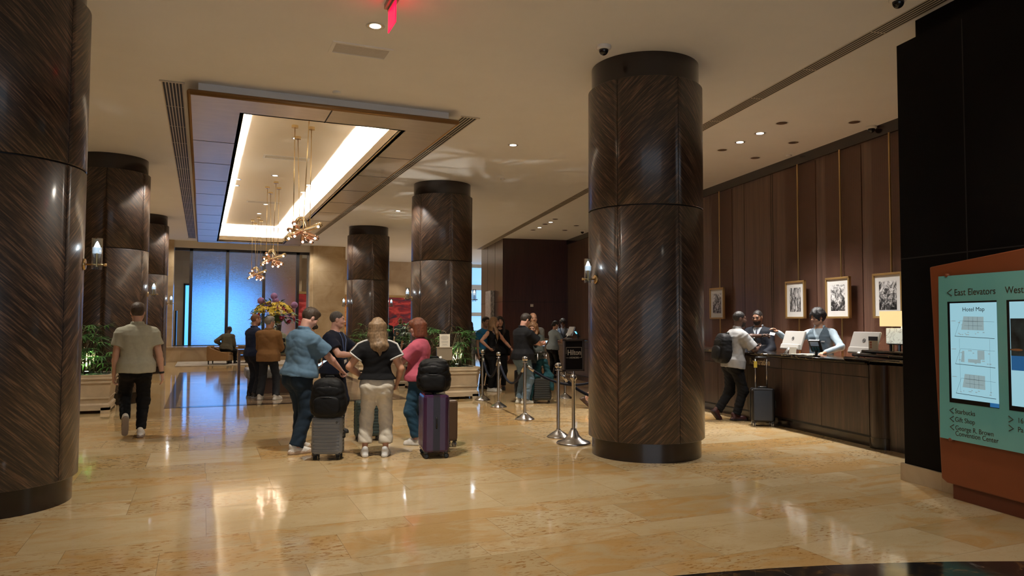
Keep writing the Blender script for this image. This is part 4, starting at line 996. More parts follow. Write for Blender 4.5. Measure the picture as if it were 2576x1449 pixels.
for i, (s, hw, lb) in enumerate(PICS):
    x, y = rec(s, 0)
    o = MB().box(-.012, -.0005, -.47, .47, .3, 4.6).build('trim_%d' % (7+i), EMB); o.location = (x, y, 0); o.rotation_euler = (0, 0, -ANG); struct(o)
    o = MB().lathe([(.016, 0), (.016, 4.62)], n=16).build('picture_rod', BRASS); o.location = (*rec(s, .06), .0); tag(o, 'brass rod carrying the %s' % lb.split(',')[0].replace('leftmost framed', 'leftmost'), 'rod', 'brass picture rods')
    t = thing('framed_picture', lb, 'picture', (*rec(s, .13), 2.045), -ANG, 'black and white photographs behind reception')
    a = MB(); hz = .355
    for q in ((-hw, hw, -hz, -hz+.035), (-hw, hw, hz-.035, hz), (-hw, -hw+.035, -hz, hz), (hw-.035, hw, -hz, hz)): a.box(-.03, .02, q[0], q[1], q[2], q[3])
    a.build('frame', pm('gilt_frame', (.50, .33, .13), .35, .7), t, bevel=.004); MB().box(-.008, .015, -hw+.02, hw-.02, -hz+.02, hz-.02).build('mat_board', pm('mat_board', (.62, .62, .60), .8), t)
    m, N, L, B = new_mat('photo_print'); tc = N.new('ShaderNodeTexCoord')
    P = mapping(N, L, tc.outputs['Object'], ((1, 1, 1), (1, 3.2, .8), (1, 1.2, 1.2), (1, 1, 1))[i], (0, 0, 0), (i*3.1, i*1.7, i))
    sp = N.new('ShaderNodeSeparateXYZ'); L.new(tc.outputs['Object'], sp.inputs[0])
    f = math_node(N, L, 'MULTIPLY_ADD', noise(N, L, P, 9, 8, .75, 1.0), 1.5, math_node(N, L, 'MULTIPLY_ADD', sp.outputs[2], (.35, .1, .5, .5)[i], -.24))
    r_ = ramp(N, [(.36, (.006, .006, .006)), (.48, (.07, .07, .07)), (.56, (.38, .38, .38)), (.70, (.72, .72, .72))]); L.new(f, r_.inputs[0]); L.new(r_.outputs[0], B.inputs['Base Color']); B.inputs['Roughness'].default_value = .3
    MB().box(-.0095, -.008, -hw+.13, hw-.13, -hz+.13, hz-.13).build('photograph', m, t)
    if i == 3:    # the bars of the gate
        a = MB()
        for k in range(9): a.box(-.0105, -.0095, -.14+k*.035, -.134+k*.035, -.16, .02)
        for z in (-.16, -.07, .02): a.box(-.0105, -.0095, -.17, .17, z, z+.006)
        a.build('gate_bars', BLACKP, t)
    lx, ly = rec(s+.75, 1.5); spot('picture_light', (lx, ly, 4.74), (*rec(s-.02, .1), 1.85), 48, 22, .5, (1, .93, .85), .03)
a = MB()
for s in (3.48, 3.54, 4.57, 6.9): slab(a, s, s+.012, 0, .004, 0, 4.62)
struct(a.build('trim_11', BLACKM))
# shelf line along the wall behind the desk
# ---------------------------------------------------------------- directory kiosk
kk = thing('directory_kiosk', 'terracotta wayfinding kiosk with teal panel and lit map screens', 'kiosk', (dk(0, .2)[0]-DX*6.15, dk(0, .2)[1]-DY*6.15, 0), -ANG); kk.scale = (1, 1.12, 1)
TER = pm('terracotta_laminate', (.22, .055, .015), .45, var=.06, vscale=3); TEAL = pm('teal_glass_panel', (.17, .50, .50), .08, var=.02, vscale=2, spec=.6); TXT = pm('brown_vinyl_text', (.045, .03, .015), .5)
def kplane(poly, x0, x1, name, mat, lb=None, par=kk, bev=0):
    n = len(poly); vs = [(x0, y, z) for y, z in poly]+[(x1, y, z) for y, z in poly]
    return MB().add(vs, [tuple(range(n)), tuple(range(2*n-1, n-1, -1))]+[(i, n+i, n+(i+1) % n, (i+1) % n) for i in range(n)]).build(name, mat, par, bev, lb)
kplane([(4.955, 2.155), (3.45, 2.30), (3.40, .20), (3.47, .14), (4.82, .14), (4.875, .17)], 0, .13, 'body', TER, None, kk, .012)
kplane([(4.80, .14), (3.5, .14), (3.5, 0), (4.80, 0)], .05, .13, 'toe_kick', pm('dark_terracotta', (.13, .03, .01), .5))
kplane([(4.825, 2.055), (3.53, 2.055), (3.53, .555), (4.845, .555)], -.035, -.027, 'teal_panel', TEAL)
for y, z in ((4.74, 2.06), (4.74, .55), (3.6, 2.06), (3.6, .55)): MB().tube([(-.04, y, z), (0.0, y, z)], .016, 14).build('standoff_pin', TER, kk)
for k, (ya, yb) in enumerate(((4.735, 4.265), (4.18, 3.70))):
    sc_ = kplane([(ya, 1.815), (yb, 1.815), (yb, .895), (ya, .895)], -.037, -.036, 'screen', pm('screen_bezel', (.004, .005, .006), .2), 'lit hotel map screen' if k == 0 else 'second lit screen cropped by the photo edge')
    kplane([(ya-.025, 1.80), (yb, 1.80), (yb, .935), (ya-.025, .935)], -.038, -.0372, 'display', pm('white_display', (.06, .07, .07), .2, emit=(.32, .60, .70), estr=.60), None, sc_)
    if k == 0:
        G1 = pm('map_grey', (.2, .24, .25), .3, emit=(.26, .40, .44), estr=.5); G2 = pm('map_line', (.03, .04, .05), .4)
        text('map_title', 'Hotel Map', .052, G2, sc_, (-.0386, 4.585, 1.725), (PI/2, 0, -PI/2), ext=.0003, sx=.95)
        yc = 4.49; a = MB(); b_ = MB()
        def q4(mb, pts, x): MB().add([(x, y, z) for y, z in pts], [(0, 1, 2, 3)]).build('map_floor', G1, sc_)
        for z, kind in ((1.50, 0), (1.25, 1), (.985, 2)):
            b_.tube([(-.0388, 4.665, z), (-.0388, 4.29, z-.012)], .0022, 4)
            for p_, q_ in (((4.665, z), (4.61, z+.14)), ((4.61, z+.14), (4.29, z+.13))): b_.tube([(-.0388, *p_), (-.0388, *q_)], .0008, 4)
            if kind != 1: q4(a, [(4.60, z+.06), (4.385, z+.055), (4.385, z+.175), (4.575, z+.18)], -.0384)
            else:
                q4(a, [(4.61, z+.02), (4.575, z+.02), (4.575, z+.12), (4.595, z+.12)], -.0384); q4(a, [(4.54, z+.02), (4.42, z+.018), (4.42, z+.05), (4.54, z+.05)], -.0384); q4(a, [(4.45, z+.05), (4.385, z+.05), (4.385, z+.13), (4.45, z+.13)], -.0384)
        rk = random.Random(6)
        for z, y0_, y1_ in ((1.50, 4.57, 4.40), (.985, 4.57, 4.40)):
            for i in range(1, 4): b_.tube([(-.0388, y0_+(y1_-y0_)*i/4, z+.06), (-.0388, y0_+(y1_-y0_)*i/4, z+.175)], .0007, 4)
            for i in range(1, 3): b_.tube([(-.0388, y0_, z+.06+.038*i), (-.0388, y1_, z+.057+.038*i)], .0007, 4)
        for z in (1.50, 1.25, .985):
            for i in range(16):
                y_, w__ = rk.uniform(4.32, 4.63), rk.uniform(.008, .022); zz_ = z+rk.choice((.012, .022, .034, .10, .12)); q4(a, [(y_+w__, zz_), (y_, zz_), (y_, zz_+.008), (y_+w__, zz_+.008)], -.0383)
        for y_ in (4.62, 4.335): b_.tube([(-.0388, y_, 1.0), (-.0388, y_, 1.48)], .0006, 4)
        for z in (1.635, 1.38, 1.13): q4(a, [(4.70, z), (4.655, z), (4.655, z+.007), (4.70, z+.007)], -.0384)
        b_.build('map_outlines', G2, sc_)
        kplane([(4.345, .935), (4.265, .935), (4.265, .90), (4.345, .90)], -.0385, -.0374, 'corner_tab', pm('blue_tab', (.01, .06, .16), .3, emit=(.02, .14, .35), estr=.5), None, sc_)
    else:
        kplane([(ya-.03, 1.66), (yb, 1.66), (yb, 1.35), (ya-.03, 1.35)], -.0385, -.0380, 'photo', pm('dim_photo', (.03, .05, .06), .3, var=.8, vscale=9), None, sc_)
        kplane([(ya-.03, 1.35), (yb, 1.35), (yb, 1.23), (ya-.03, 1.23)], -.0386, -.0380, 'blue_band', pm('blue_tab2', (.01, .05, .14), .3, emit=(.015, .10, .26), estr=.5), None, sc_)
        a = MB().ball((-.038, 4.10, 1.40), (.001, .06, .012), 16, 6); a.build('photo_table', pm('tan_print', (.30, .14, .06), .5), sc_)
def kt(s, y, z, size, sx=.82): return text('lettering', s, size, TXT, kk, (-.036, y, z), (PI/2, 0, -PI/2), ext=.0006, sx=sx)
def chev(y, z, d, sz):
    MB().tube([(-.0365, y-sz*.5*d, z+sz), (-.0365, y+sz*.35*d, z+sz*.45), (-.0365, y-sz*.5*d, z-sz*.1)], .0038, 6).build('arrow', TXT, kk)
chev(4.715, 1.875, 1, .055); kt('East Elevators', 4.665, 1.87, .085); kt('West Elevators', 4.19, 1.87, .085)
for i, s in enumerate(('Starbucks', 'Gift Shop', 'George R. Brown')): chev(4.72, .80-.075*i, 1, .045); kt(s, 4.685, .80-.075*i, .062)
kt('Convention Center', 4.685, .60, .062)
for i, s in enumerate(('16', 'Pa')): chev(4.165, .80-.075*i, -1, .045); kt(s, 4.115, .80-.075*i, .062)
# ---------------------------------------------------------------- people
def ik(a, b, l1, l2, pole):
    a, b = np.asarray(a, float), np.asarray(b, float); d = b-a; L = np.linalg.norm(d); u = d/L; L = min(L, (l1+l2)*.995)
    x = (l1*l1-l2*l2+L*L)/(2*L); y = math.sqrt(max(l1*l1-x*x, 0)); p = np.asarray(pole, float); p = nv(p-u*(p@u))
    return a+u*x+p*y, a+u*L
def rotm(yaw=0, pitch=0, roll=0):   # columns: right, forward, up;  yaw clockwise, pitch nods down
    cy, sy, cp, sp, cr, sr = math.cos(yaw), math.sin(yaw), math.cos(pitch), math.sin(pitch), math.cos(roll), math.sin(roll)
    Z = np.array([[cy, sy, 0], [-sy, cy, 0], [0, 0, 1]]); X = np.array([[1, 0, 0], [0, cp, sp], [0, -sp, cp]]); Yr = np.array([[cr, 0, sr], [0, 1, 0], [-sr, 0, cr]])
    return Z @ X @ Yr
SKIN = {}
def skin(c):
    if c not in SKIN: SKIN[c] = pm('skin_%d' % len(SKIN), c, .48, var=.05, vscale=14)
    return SKIN[c]
def cloth(name, c, rough=.85, bumpv=.25): return pm(name, c, rough, var=.05, vscale=30, bump=bumpv, bscale=400, spec=.22)
EYEW = pm('eye_white', (.65, .62, .58), .25); IRIS = pm('eye_iris', (.03, .018, .01), .15)
def hand(sf, w, d, n, right, sc, curl=.5, spread=.5, thumb=.5, mid=0):
    """wrist w, direction d, palm normal n"""
    d = nv(d); n = nv(n-d*(np.asarray(n) @ d)); t = np.cross(d, n)*(1 if right else -1)   # towards the thumb
    t = -t if False else t
    p1 = w+d*.085*sc
    for o in (-.026, -.009, .009, .026):
        sf.cap(w+d*.018*sc+t*o*.62*sc, p1+t*o*sc, .0145*sc, .0125*sc, .012, mid)
    for o, l in ((.030, .073), (.0105, .082), (-.0095, .077), (-.028, .060)):
        b = w+d*(.088-abs(o)*.15)*sc+t*o*sc; l *= sc; c = curl*(1.0+.15*random.Random(int(o*1e4)).random())
        dr = nv(d+t*o*5*spread*.5); q = b; a = 0
        for seg, (f, cc) in enumerate(((.44, .7), (.31, 1.1), (.25, .8))):
            a += c*cc; e = q+(dr*math.cos(a)+n*math.sin(a))*l*f
            sf.cap(q, e, .0092*sc-.0008*seg, .0088*sc-.0009*seg, .003, mid); q = e
    b = w+d*.028*sc+t*.026*sc; dr = nv(d*.72+t*(.75-.5*thumb)+n*(.25+.5*thumb)); e = b+dr*.042*sc
    sf.cap(w+d*.02*sc+t*.012*sc, b, .016*sc, .014*sc, .012, mid); sf.cap(b, e, .0125*sc, .0105*sc, .008, mid)
    e2 = e+nv(d*.9+t*(.2-.4*thumb)+n*.35*thumb)*.03*sc; sf.cap(e, e2, .0105*sc, .0085*sc, .004, mid)
TT = np.array([0, .10, .22, .36, .50, .64, .78, .88, .95, 1.0])
TW_M = np.array([.120, .165, .172, .158, .154, .164, .174, .152, .106, .064]); TD_M = np.array([.085, .112, .116, .106, .106, .114, .116, .098, .076, .060])
TW_F = np.array([.120, .170, .178, .148, .132, .142, .150, .130, .088, .054]); TD_F = np.array([.090, .118, .120, .098, .092, .098, .102, .088, .068, .054])
def person(label, loc, az, H=1.75, sex='m', build=1., belly=0., lean=0, side=0, twist=0, head=(0, 0, 0), lh=None, rh=None, lp=None, rp=None, lf=(-.09, .0), rf=(.09, .0),
           hip=None, h=.009, skin_c=(.50, .28, .19), hair=('short', (.05, .03, .02)), beard=None, top=None, legs=None, shoes=None, hands=None, seat=None, extra=None, foot=None, group=None):
    """local frame: x right, y forward, z up; az: heading clockwise from +y of the hall"""
    t_ = thing('person', label, 'person', (loc[0], loc[1], loc[2] if len(loc) > 2 else 0), -R(az), group)
    s = H/1.75; fem = sex == 'f'
    TW = (TW_F if fem else TW_M)*s*(1+.9*(build-1)); TD = (TD_F if fem else TD_M)*s*build
    OFF = np.zeros(len(TT)); bl = np.exp(-((TT-.36)/.17)**2)*belly; TD = TD+bl*.55; OFF = OFF+bl*.5; TW = TW+bl*.25
    lz = .485*H
    PB = np.array([0, 0, .475*H]) if hip is None else np.array(hip, float)
    ax = nv([math.sin(R(side)), math.sin(R(lean)), math.cos(R(lean))]); L = .374*H
    sd = nv(np.cross([0, 1, 0], ax)); sd = nv(np.array([1, 0, 0])-ax*ax[0]); NB = PB+ax*L
    tw = rotm(R(twist)); ssd = nv(tw @ sd); fwd = nv(np.cross(ax, sd)); sfwd = nv(np.cross(ax, ssd))
    shw = (.102 if fem else .116)*H*(1+.35*(build-1)); SH = {}
    for k, sg in (('l', -1), ('r', 1)): SH[k] = NB-ax*.058*H+ssd*sg*shw*.92
    hj = {k: PB+sd*sg*.052*H+ax*.03*H for k, sg in (('l', -1), ('r', 1))}
    l1, l2, g1, g2 = .172*H, .150*H, .238*H, .235*H
    # head
    hd = rotm(R(head[0]), R(head[1]), R(head[2])); hh = .131*H
    HB = NB; HC = HB+(hd @ np.array([0, .012, .088]))*H*.55+np.array([0, .012*H, .088*H*.5])+fwd*.004*H
    def hp(x, y, z): return HC+hd @ (np.array([x, y, z])*hh)
    # limbs
    WR, EL, AN, KN = {}, {}, {}, {}
    dft = {'l': (-.19*s*build-.03, .05, .47*H), 'r': (.19*s*build+.03, .05, .47*H)}
    for k, tg, pl in (('l', lh, lp), ('r', rh, rp)):
        sg = -1 if k == 'l' else 1
        tg = dft[k] if tg is None else tg; pl = (sg*.6, -1, -.2) if pl is None else pl
        EL[k], WR[k] = ik(SH[k], tg, l1, l2, pl)
    FD = {}
    for k, f in (('l', lf), ('r', rf)):
        f = tuple(f)+(0,)*(4-len(f)) if len(f) < 4 else f     # x, y, lift, yaw
        ft = foot.get(k, {}) if foot else {}
        pit = ft.get('pitch', 0); q = rotm(R(f[3]), R(pit))
        A = np.array([f[0], f[1], f[2]+.047*H]); sg = -1 if k == 'l' else 1
        KN[k], AN[k] = ik(hj[k], A, g1, g2, ft.get('knee', (sg*.12, 1, 0)))
        FD[k] = q
    hz = s
    # ---- body
    b = Soft(h)
    b.loft(PB, ax, sd, L, TT, TW-.006, TD-.006, OFF, k=.02, lo=.02)
    for k in 'lr':
        b.cap(NB-ax*.04*H, SH[k], .038*s, .042*s, .02); b.ell(SH[k], ((.045 if top and top.get('sleeve', .5) > 0 else .052)*s*build,)*3, k=.02)
        m1 = SH[k]*.55+EL[k]*.45
        b.cap(SH[k], m1, .047*s*build, .046*s*build, .02); b.cap(m1, EL[k], .046*s*build, .037*s*build, .02)
        m2 = EL[k]*.7+WR[k]*.3
        b.cap(EL[k], m2, .037*s*build, .039*s*build, .015); b.cap(m2, WR[k], .039*s*build, .025*s, .012)
        lb = .84 if legs else 1; b.cap(hj[k], KN[k], .080*s*build*lb, .054*s*build*lb, .03); c1 = KN[k]*.68+AN[k]*.32+np.array([0, -.010, 0])
        b.cap(KN[k], c1, .052*s*build*lb, .054*s*build*lb, .02); b.cap(c1, AN[k], .054*s*build*lb, .033*s, .02)
        b.cap(AN[k], AN[k]+FD[k] @ np.array([0, .10, -.035])*s, .032*s, .024*s, .02)
        hs = (hands or {}).get(k, {}); dd = nv(WR[k]-EL[k]); dd = nv(hs['d']) if 'd' in hs else dd
        nn = hs.get('n', (1 if k == 'l' else -1, 0, -.15))
        hand(b, WR[k], dd, np.array(nn, float), k == 'r', s*(.9 if fem else 1.0), hs.get('curl', .35), hs.get('spread', .5), hs.get('thumb', .4))
    b.cap(NB-ax*.03*H, hp(0, -.10, -.30), (.050 if fem else .062)*s*build**.5, (.046 if fem else .056)*s, .03)
    rt = hd
    b.ell(hp(0, -.06, .12), np.array([.335, .425, .385])*hh, rt, .02); b.ell(hp(0, .10, -.15), np.array([.275, .29, .36])*hh*(1 if fem else 1.03), rt, .03)
    b.ell(hp(0, .20, -.40), np.array([.13, .12, .10])*hh, rt, .035)
    for sg in (-1, 1):
        b.cap(hp(sg*.24, -.02, -.26), hp(sg*.10, .24, -.42), .075*hh, .06*hh, .03)
        b.ell(hp(sg*.19, .26, -.13), np.array([.11, .10, .10])*hh, rt, .03)
        b.ell(hp(sg*.345, -.04, -.05), np.array([.045, .085, .13])*hh, rt, .008)
        b.ell(hp(sg*.15, .42, -.005), np.array([.085, .075, .055])*hh, rt, .02, 0, 1)
        b.ell(hp(sg*.148, .315, -.008), np.array([.07, .07, .06])*hh, rt, .004)
        b.zones.append((hp(sg*.148, .385, -.01), np.array([.060, .07, .025])*hh, rt, 1)); b.zones.append((hp(sg*.148, .39, -.01), np.array([.030, .06, .027])*hh, rt, 2))
        b.zones.append((hp(sg*.155, .36, .085), np.array([.10, .12, .026])*hh, rt, 3))
    b.cap(hp(-.17, .345, .085), hp(.17, .345, .085), .045*hh, None, .025)
    b.cap(hp(0, .38, .02), hp(0, .475, -.135), .035*hh, .052*hh, .02); b.cap(hp(-.055, .42, -.145), hp(.055, .42, -.145), .04*hh, None, .015)
    b.cap(hp(-.085, .365, -.245), hp(.085, .365, -.245), .030*hh, None, .012); b.cap(hp(-.07, .36, -.285), hp(.07, .36, -.285), .03*hh, None, .012)
    b.zones.append((hp(0, .39, -.265), np.array([.105, .09, .042])*hh, rt, 4))
    sk = skin(skin_c); hc = hair[1] if hair else (.03, .02, .015)
    hm = pm('hair_%.3f_%.3f_%.3f' % hc, hc, .5, var=.35, vscale=60, stretch=(1, 1, .15), bump=.5, bscale=160)
    lip = pm('lip_%.2f' % skin_c[0], (skin_c[0]*.75, skin_c[1]*.55, skin_c[2]*.55), .4)
    b.build('body', [sk, EYEW, IRIS, hm, lip], t_)
    hr = max(h, .007)
    # ---- hair
    if hair and hair[0] != 'bald':
        kd = hair[0]; v = Soft(hr); g = {'buzz': .012, 'short': .05, 'curly': .13, 'long': .07, 'bob': .09, 'bun': .04}[kd]
        v.ell(hp(0, -.065, .13), np.array([.335+g, .425+g, .40+g*1.1])*hh, rt, .01)
        if kd == 'short': v.ell(hp(0, .18, .42), np.array([.25, .22, .10])*hh, rt, .04)
        if kd == 'curly':
            rr = random.Random(5)
            for i in range(46):
                a_, e_ = rr.uniform(0, 2*PI), rr.uniform(-.15, 1.4)
                v.ell(hp(.43*math.cos(a_)*math.cos(e_), -.06+.5*math.sin(a_)*math.cos(e_), .12+.46*math.sin(e_)), (.10*hh,)*3, None, .02)
        v.ell(hp(0, .50, -.16 if kd != 'curly' else -.2), np.array([.34 if kd in ('short', 'buzz', 'bun') else .27, .42 if kd in ('short', 'buzz', 'curly') else .36, .46 if kd != 'curly' else .40])*hh, rt, .012, 0, 1)
        if kd in ('short', 'buzz', 'bun', 'curly'):
            v.cap(hp(0, .40, -.9), hp(0, .20, -.36), .30*hh, .27*hh, .02, 0, 1); v.ell(hp(0, -.2, -.72), np.array([.6, .6, .34])*hh, rt, .02, 0, 1)
            for sg in (-1, 1): v.ell(hp(sg*.40, -.02, -.10), np.array([.12, .13, .19])*hh, rt, .01, 0, 1)
        if kd == 'bun': v.ell(hp(0, -.50, .0 if len(hair) < 3 else hair[2]), np.array([.15, .16, .17])*hh, rt, .02)
        if kd == 'bob':
            for a_ in np.linspace(R(72), R(288), 15):
                sx, cy_ = math.sin(a_), math.cos(a_)
                v.cap(hp(.34*sx, -.07+.36*cy_*.95 if cy_ > 0 else -.07+.42*cy_, .15), hp(.38*sx, -.07+(.34 if cy_ > 0 else .42)*cy_, -.50), .11*hh, .10*hh, .03)
            v.cap(hp(-.2, .34, .34), hp(.2, .34, .34), .10*hh, None, .03); v.cap(hp(-.22, .37, .2), hp(.18, .39, .2), .07*hh, None, .03)
        if kd == 'long':
            ln = hair[2]; wv = hair[3] if len(hair) > 3 else 0; rr = random.Random(3)
            for i, a_ in enumerate(np.linspace(R(62), R(298), 17)):
                sx, cy_ = math.sin(a_), math.cos(a_)
                q0 = hp(.36*sx, -.07+.42*cy_, .15); q1 = hp(.40*sx, -.10+.42*cy_, -.40); e = q1.copy(); fl = rr.uniform(.75, 1.05)
                e = q1-np.array([0, 0, 1])*ln*fl+ssd*(sx*-.03+wv)+(-sfwd*.035 if cy_ < .2 else sfwd*.08); mm = (q1+e)/2+ssd*sx*.022-sfwd*(.035 if cy_ < .2 else -.05)
                v.cap(q0, q1, .095*hh, .11*hh, .035); v.cap(q1, mm, .11*hh, .105*hh, .03); v.cap(mm, e, .105*hh, .03*hh, .03)
        v.build('hair', hm, t_, disp=folds(3, .004 if kd in ('long', 'bob') else .0025, 2.2))
    if beard:
        v = Soft(hr); v.ell(hp(0, .12, -.22), np.array([.295, .315, .33])*hh*1.0, rt, .01); v.ell(hp(0, .21, -.42), np.array([.17, .16, .14])*hh, rt, .04)
        v.cut(hp(0, 0, -.155), hd @ np.array([0, .25, 1.])); v.ell(hp(0, .47, -.26), np.array([.10, .13, .05])*hh, rt, .006, 0, 1); v.cut(hp(0, -.02, 0), hd @ np.array([0, -1., .12]))
        v.ell(hp(0, .5, -.05), np.array([.15, .18, .15])*hh, rt, .01, 0, 1)
        v.build('beard', pm('beard_%.3f' % beard[0], beard, .7, var=.3, vscale=90), t_)
    # ---- top
    ctx = dict(t=t_, PB=PB, ax=ax, sd=sd, ssd=ssd, fwd=fwd, sfwd=sfwd, L=L, TW=TW, TD=TD, OFF=OFF, SH=SH, EL=EL, WR=WR, AN=AN, KN=KN, hp=hp, hh=hh, hd=hd, NB=NB, H=H, s=s, h=h, hj=hj)
    def front(tt, x, out=.02):
        D_, O_ = np.interp(tt, TT, TD), np.interp(tt, TT, OFF); W_ = np.interp(tt, TT, TW)
        y = D_*(max(1-abs(x/W_)**2.4, .02))**(1/2.4)
        return PB+ax*L*tt+ssd*x+sfwd*(y+O_+out)
    ctx['front'] = front
    if top:
        g = top.get('loose', .014); hem = top.get('hem', .06); v = Soft(max(h, .008))
        TS, DS = np.where(TT < .22, np.maximum(TW, TW[2]), TW)+.028*(TT < .3), np.where(TT < .22, np.maximum(TD, TD[2]), TD)+.026*(TT < .3)
        v.loft(PB, ax, sd if abs(twist) < 1 else nv(sd+ssd), L, TT, TS+g, DS+g, OFF, k=.02, lo=hem, hi=.965)
        if fem:
            for sg in (-1, 1): v.ell(PB+ax*L*.70+ssd*sg*.068*s+sfwd*(np.interp(.7, TT, TD)*.62+g), np.array([.072, .075, .075])*s*build, None, .04)
        sl = top.get('sleeve', .55); sr = top.get('sr', 0)
        for k in 'lr':
            v.cap(NB-ax*.020*H, SH[k]-ax*.004, .046*s+g*.5, (.054 if sl > 0 else .043)*s*build+g*.6, .05)
            if sl <= 0: continue
            dcuff = nv(EL[k]-SH[k])
            if sl <= 1:
                e = SH[k]+(EL[k]-SH[k])*sl
                v.cap(SH[k]+dcuff*.03, e, .054*s*build+g*.7, .054*s*build+g*1.2+sr, .05, 0, 0, 1)
                if top.get('cuff'): w_ = Soft(max(h, .007)); w_.cap(e-dcuff*.014, e+dcuff*.005, .058*s*build+g*1.35+sr, None, .003, 0, 0, 1); w_.build('sleeve_trim', top['mat2'], t_)
            else:
                v.cap(SH[k], EL[k], .056*s*build+g*.7, .046*s*build+g, .035); e = EL[k]+(WR[k]-EL[k])*(sl-1); v.cap(EL[k], e, .046*s*build+g, .030*s+g*.9, .025, 0, 0, 0)
                if top.get('cuff'): pass
        cm = top['mat']; cm2 = top.get('mat2', cm)
        if top.get('stripe'):    # trim along the outer shoulder and sleeve
            for k in 'lr':
                od = nv(ssd*(-1 if k == 'l' else 1)*.8+ax*.6); rr_ = .058*s*build+g*.9
                pts = [NB-ax*.004*H+(SH[k]-NB)*.42+ax*(.050*s+g*.5), SH[k]+ax*rr_, SH[k]+od*rr_*1.05]+[SH[k]+(EL[k]-SH[k])*q+nv(od-nv(EL[k]-SH[k])*(od @ nv(EL[k]-SH[k])))*(rr_+sr*q*1.1+g*.5*q) for q in np.linspace(.2, sl*.97, 4)]
                MB().tube(pts, .013, 8, flat=1.0).build('shoulder_stripe', top['mat2'], t_)
        if top.get('collar', 0):
            m = 14
            pts = [NB+ax*.012*H+ssd*math.cos(a_)*(.070 if not fem else .060)*s+sfwd*(math.sin(a_)*.066*s+.004)-ax*.020*H*max(0, math.sin(a_)) for a_ in np.linspace(R(-250) if top['collar'] == 2 else 0, R(70) if top['collar'] == 2 else 2*PI, m)]
            for i in range(m-1):
                for dz in (0, .016): v.cap(pts[i]+ax*(dz-.012), pts[i+1]+ax*(dz-.012), .0125*s, None, .01, 1 if top['collar'] == 2 else 0)
            v.cap(NB-ax*.03*H+fwd*.004, NB+ax*.06*H+fwd*.008, .052*s, .060*s, .004, 0, 1)
        else: v.cap(NB+ax*.10*H+fwd*.03, NB-ax*.006*H+fwd*top.get('dip', .02), .075*s, .062*s, .006, 0, 1)
        if top.get('scoop'): v.ell(NB+sfwd*.07-ax*.02*H, (.085*s, .09, .10*s), None, .01, 0, 1)
        if top.get('vneck'):
            v.cap(front(1.0, 0, .03), front(.64, 0, .02), .082*s, .003, .004, 0, 1)
            w_ = Soft(max(h, .008)); w_.loft(PB, ax, sd, L, TT, TS+g-.009, DS+g-.009, OFF, k=.02, lo=.5, hi=.97); w_.cap(NB-ax*.02*H, NB+ax*.012*H, .064*s, .062*s, .02, 0, 0, 1); w_.cap(NB+ax*.03*H+fwd*.05, NB-ax*.02*H+fwd*.03, .045*s, .02*s, .006, 0, 1)
            w_.build('inner_shirt', cm2, t_)
        o = v.build(top.get('name', 'shirt'), [cm, cm2], t_, disp=folds(int(H*1000) % 97, top.get('fold', .006)*1.5, .8))
    if legs:
        g = legs.get('loose', .012); v = Soft(max(h, .008)); wz = legs.get('waist', .36); hemf = legs.get('hem', .93)
        gp = np.interp(TT, [.12, .36], [g*.9, .003]); v.loft(PB, ax, sd, L, TT, TW+gp, TD+gp, OFF, k=.02, lo=.03, hi=wz)
        for k in 'lr':
            sg = -1 if k == 'l' else 1
            v.cap(hj[k]+ax*.02-sd*sg*.004, KN[k], .086*s*build+g*.8, .062*s*build+g, .05); e = KN[k]+(AN[k]-KN[k])*hemf
            v.cap(KN[k], KN[k]*.999+e*.001, .062*s*build+g, None, .03)
            v.cap(KN[k]+np.array([0, -.004, 0]), e, .060*s*build+g, legs.get('cuff', .050)*s*build+g, .04, 0, 0, 1)
            v.ell(hj[k]-fwd*(.055 if fem else .045)*s-ax*.025, np.array([.088, .088, .095])*s*build, None, .07)
        v.build(legs.get('name', 'trousers'), legs['mat'], t_, disp=folds(int(H*777) % 89+1, legs.get('fold', .008)*1.3, 1.1))
        if legs.get('belt'):
            v = Soft(max(h, .008)); v.loft(PB, ax, sd, L, TT, TW+g*.7+.006, TD+g*.7+.006, OFF, k=.01, lo=wz-.055, hi=wz+.005); v.build('belt', legs['belt'], t_)
    if shoes:
        for k in 'lr':
            v = Soft(max(h*.8, .007)); q = FD[k]; A = AN[k]; z = -.047*H
            def fp(x, y, zz): return A+q @ np.array([x*s, y*s, zz*s if zz > -5 else 0])
            zb = z/s
            v.cap(fp(0, -.055, zb+.030), fp(0, -.02, zb+.075), .036*s, .034*s, .02); v.cap(fp(0, -.02, zb+.06), fp(0, .10, zb+.042), .040*s, .036*s, .03); v.cap(fp(0, .10, zb+.040), fp(0, .165, zb+.034), .037*s, .030*s, .03)
            v.cap(fp(0, -.03, zb+.075), fp(0, -.045, zb+shoes.get('high', .10)), .036*s, .038*s, .02)
            sl = shoes.get('sole_h', .024)
            for y0, y1, r0, r1 in ((-.06, .05, .036, .036), (.05, .165, .038, .034)):
                for o in (-.006, .006): v.cap(fp(o, y0, zb+sl*.55), fp(o, y1, zb+sl*.55), r0*s, r1*s, .01, 1)
            v.cut(fp(0, 0, zb+.001), q @ np.array([0, 0, -1.]))
            for y in np.linspace(-.09, .2, 13): v.zones.append((fp(0, y, zb+sl*.3), (.075*s, .075*s, sl*.62*s), q, 1))
            v.build('shoe', [shoes['mat'], shoes.get('sole', shoes['mat'])], t_)
    if extra: extra(ctx)
    return t_
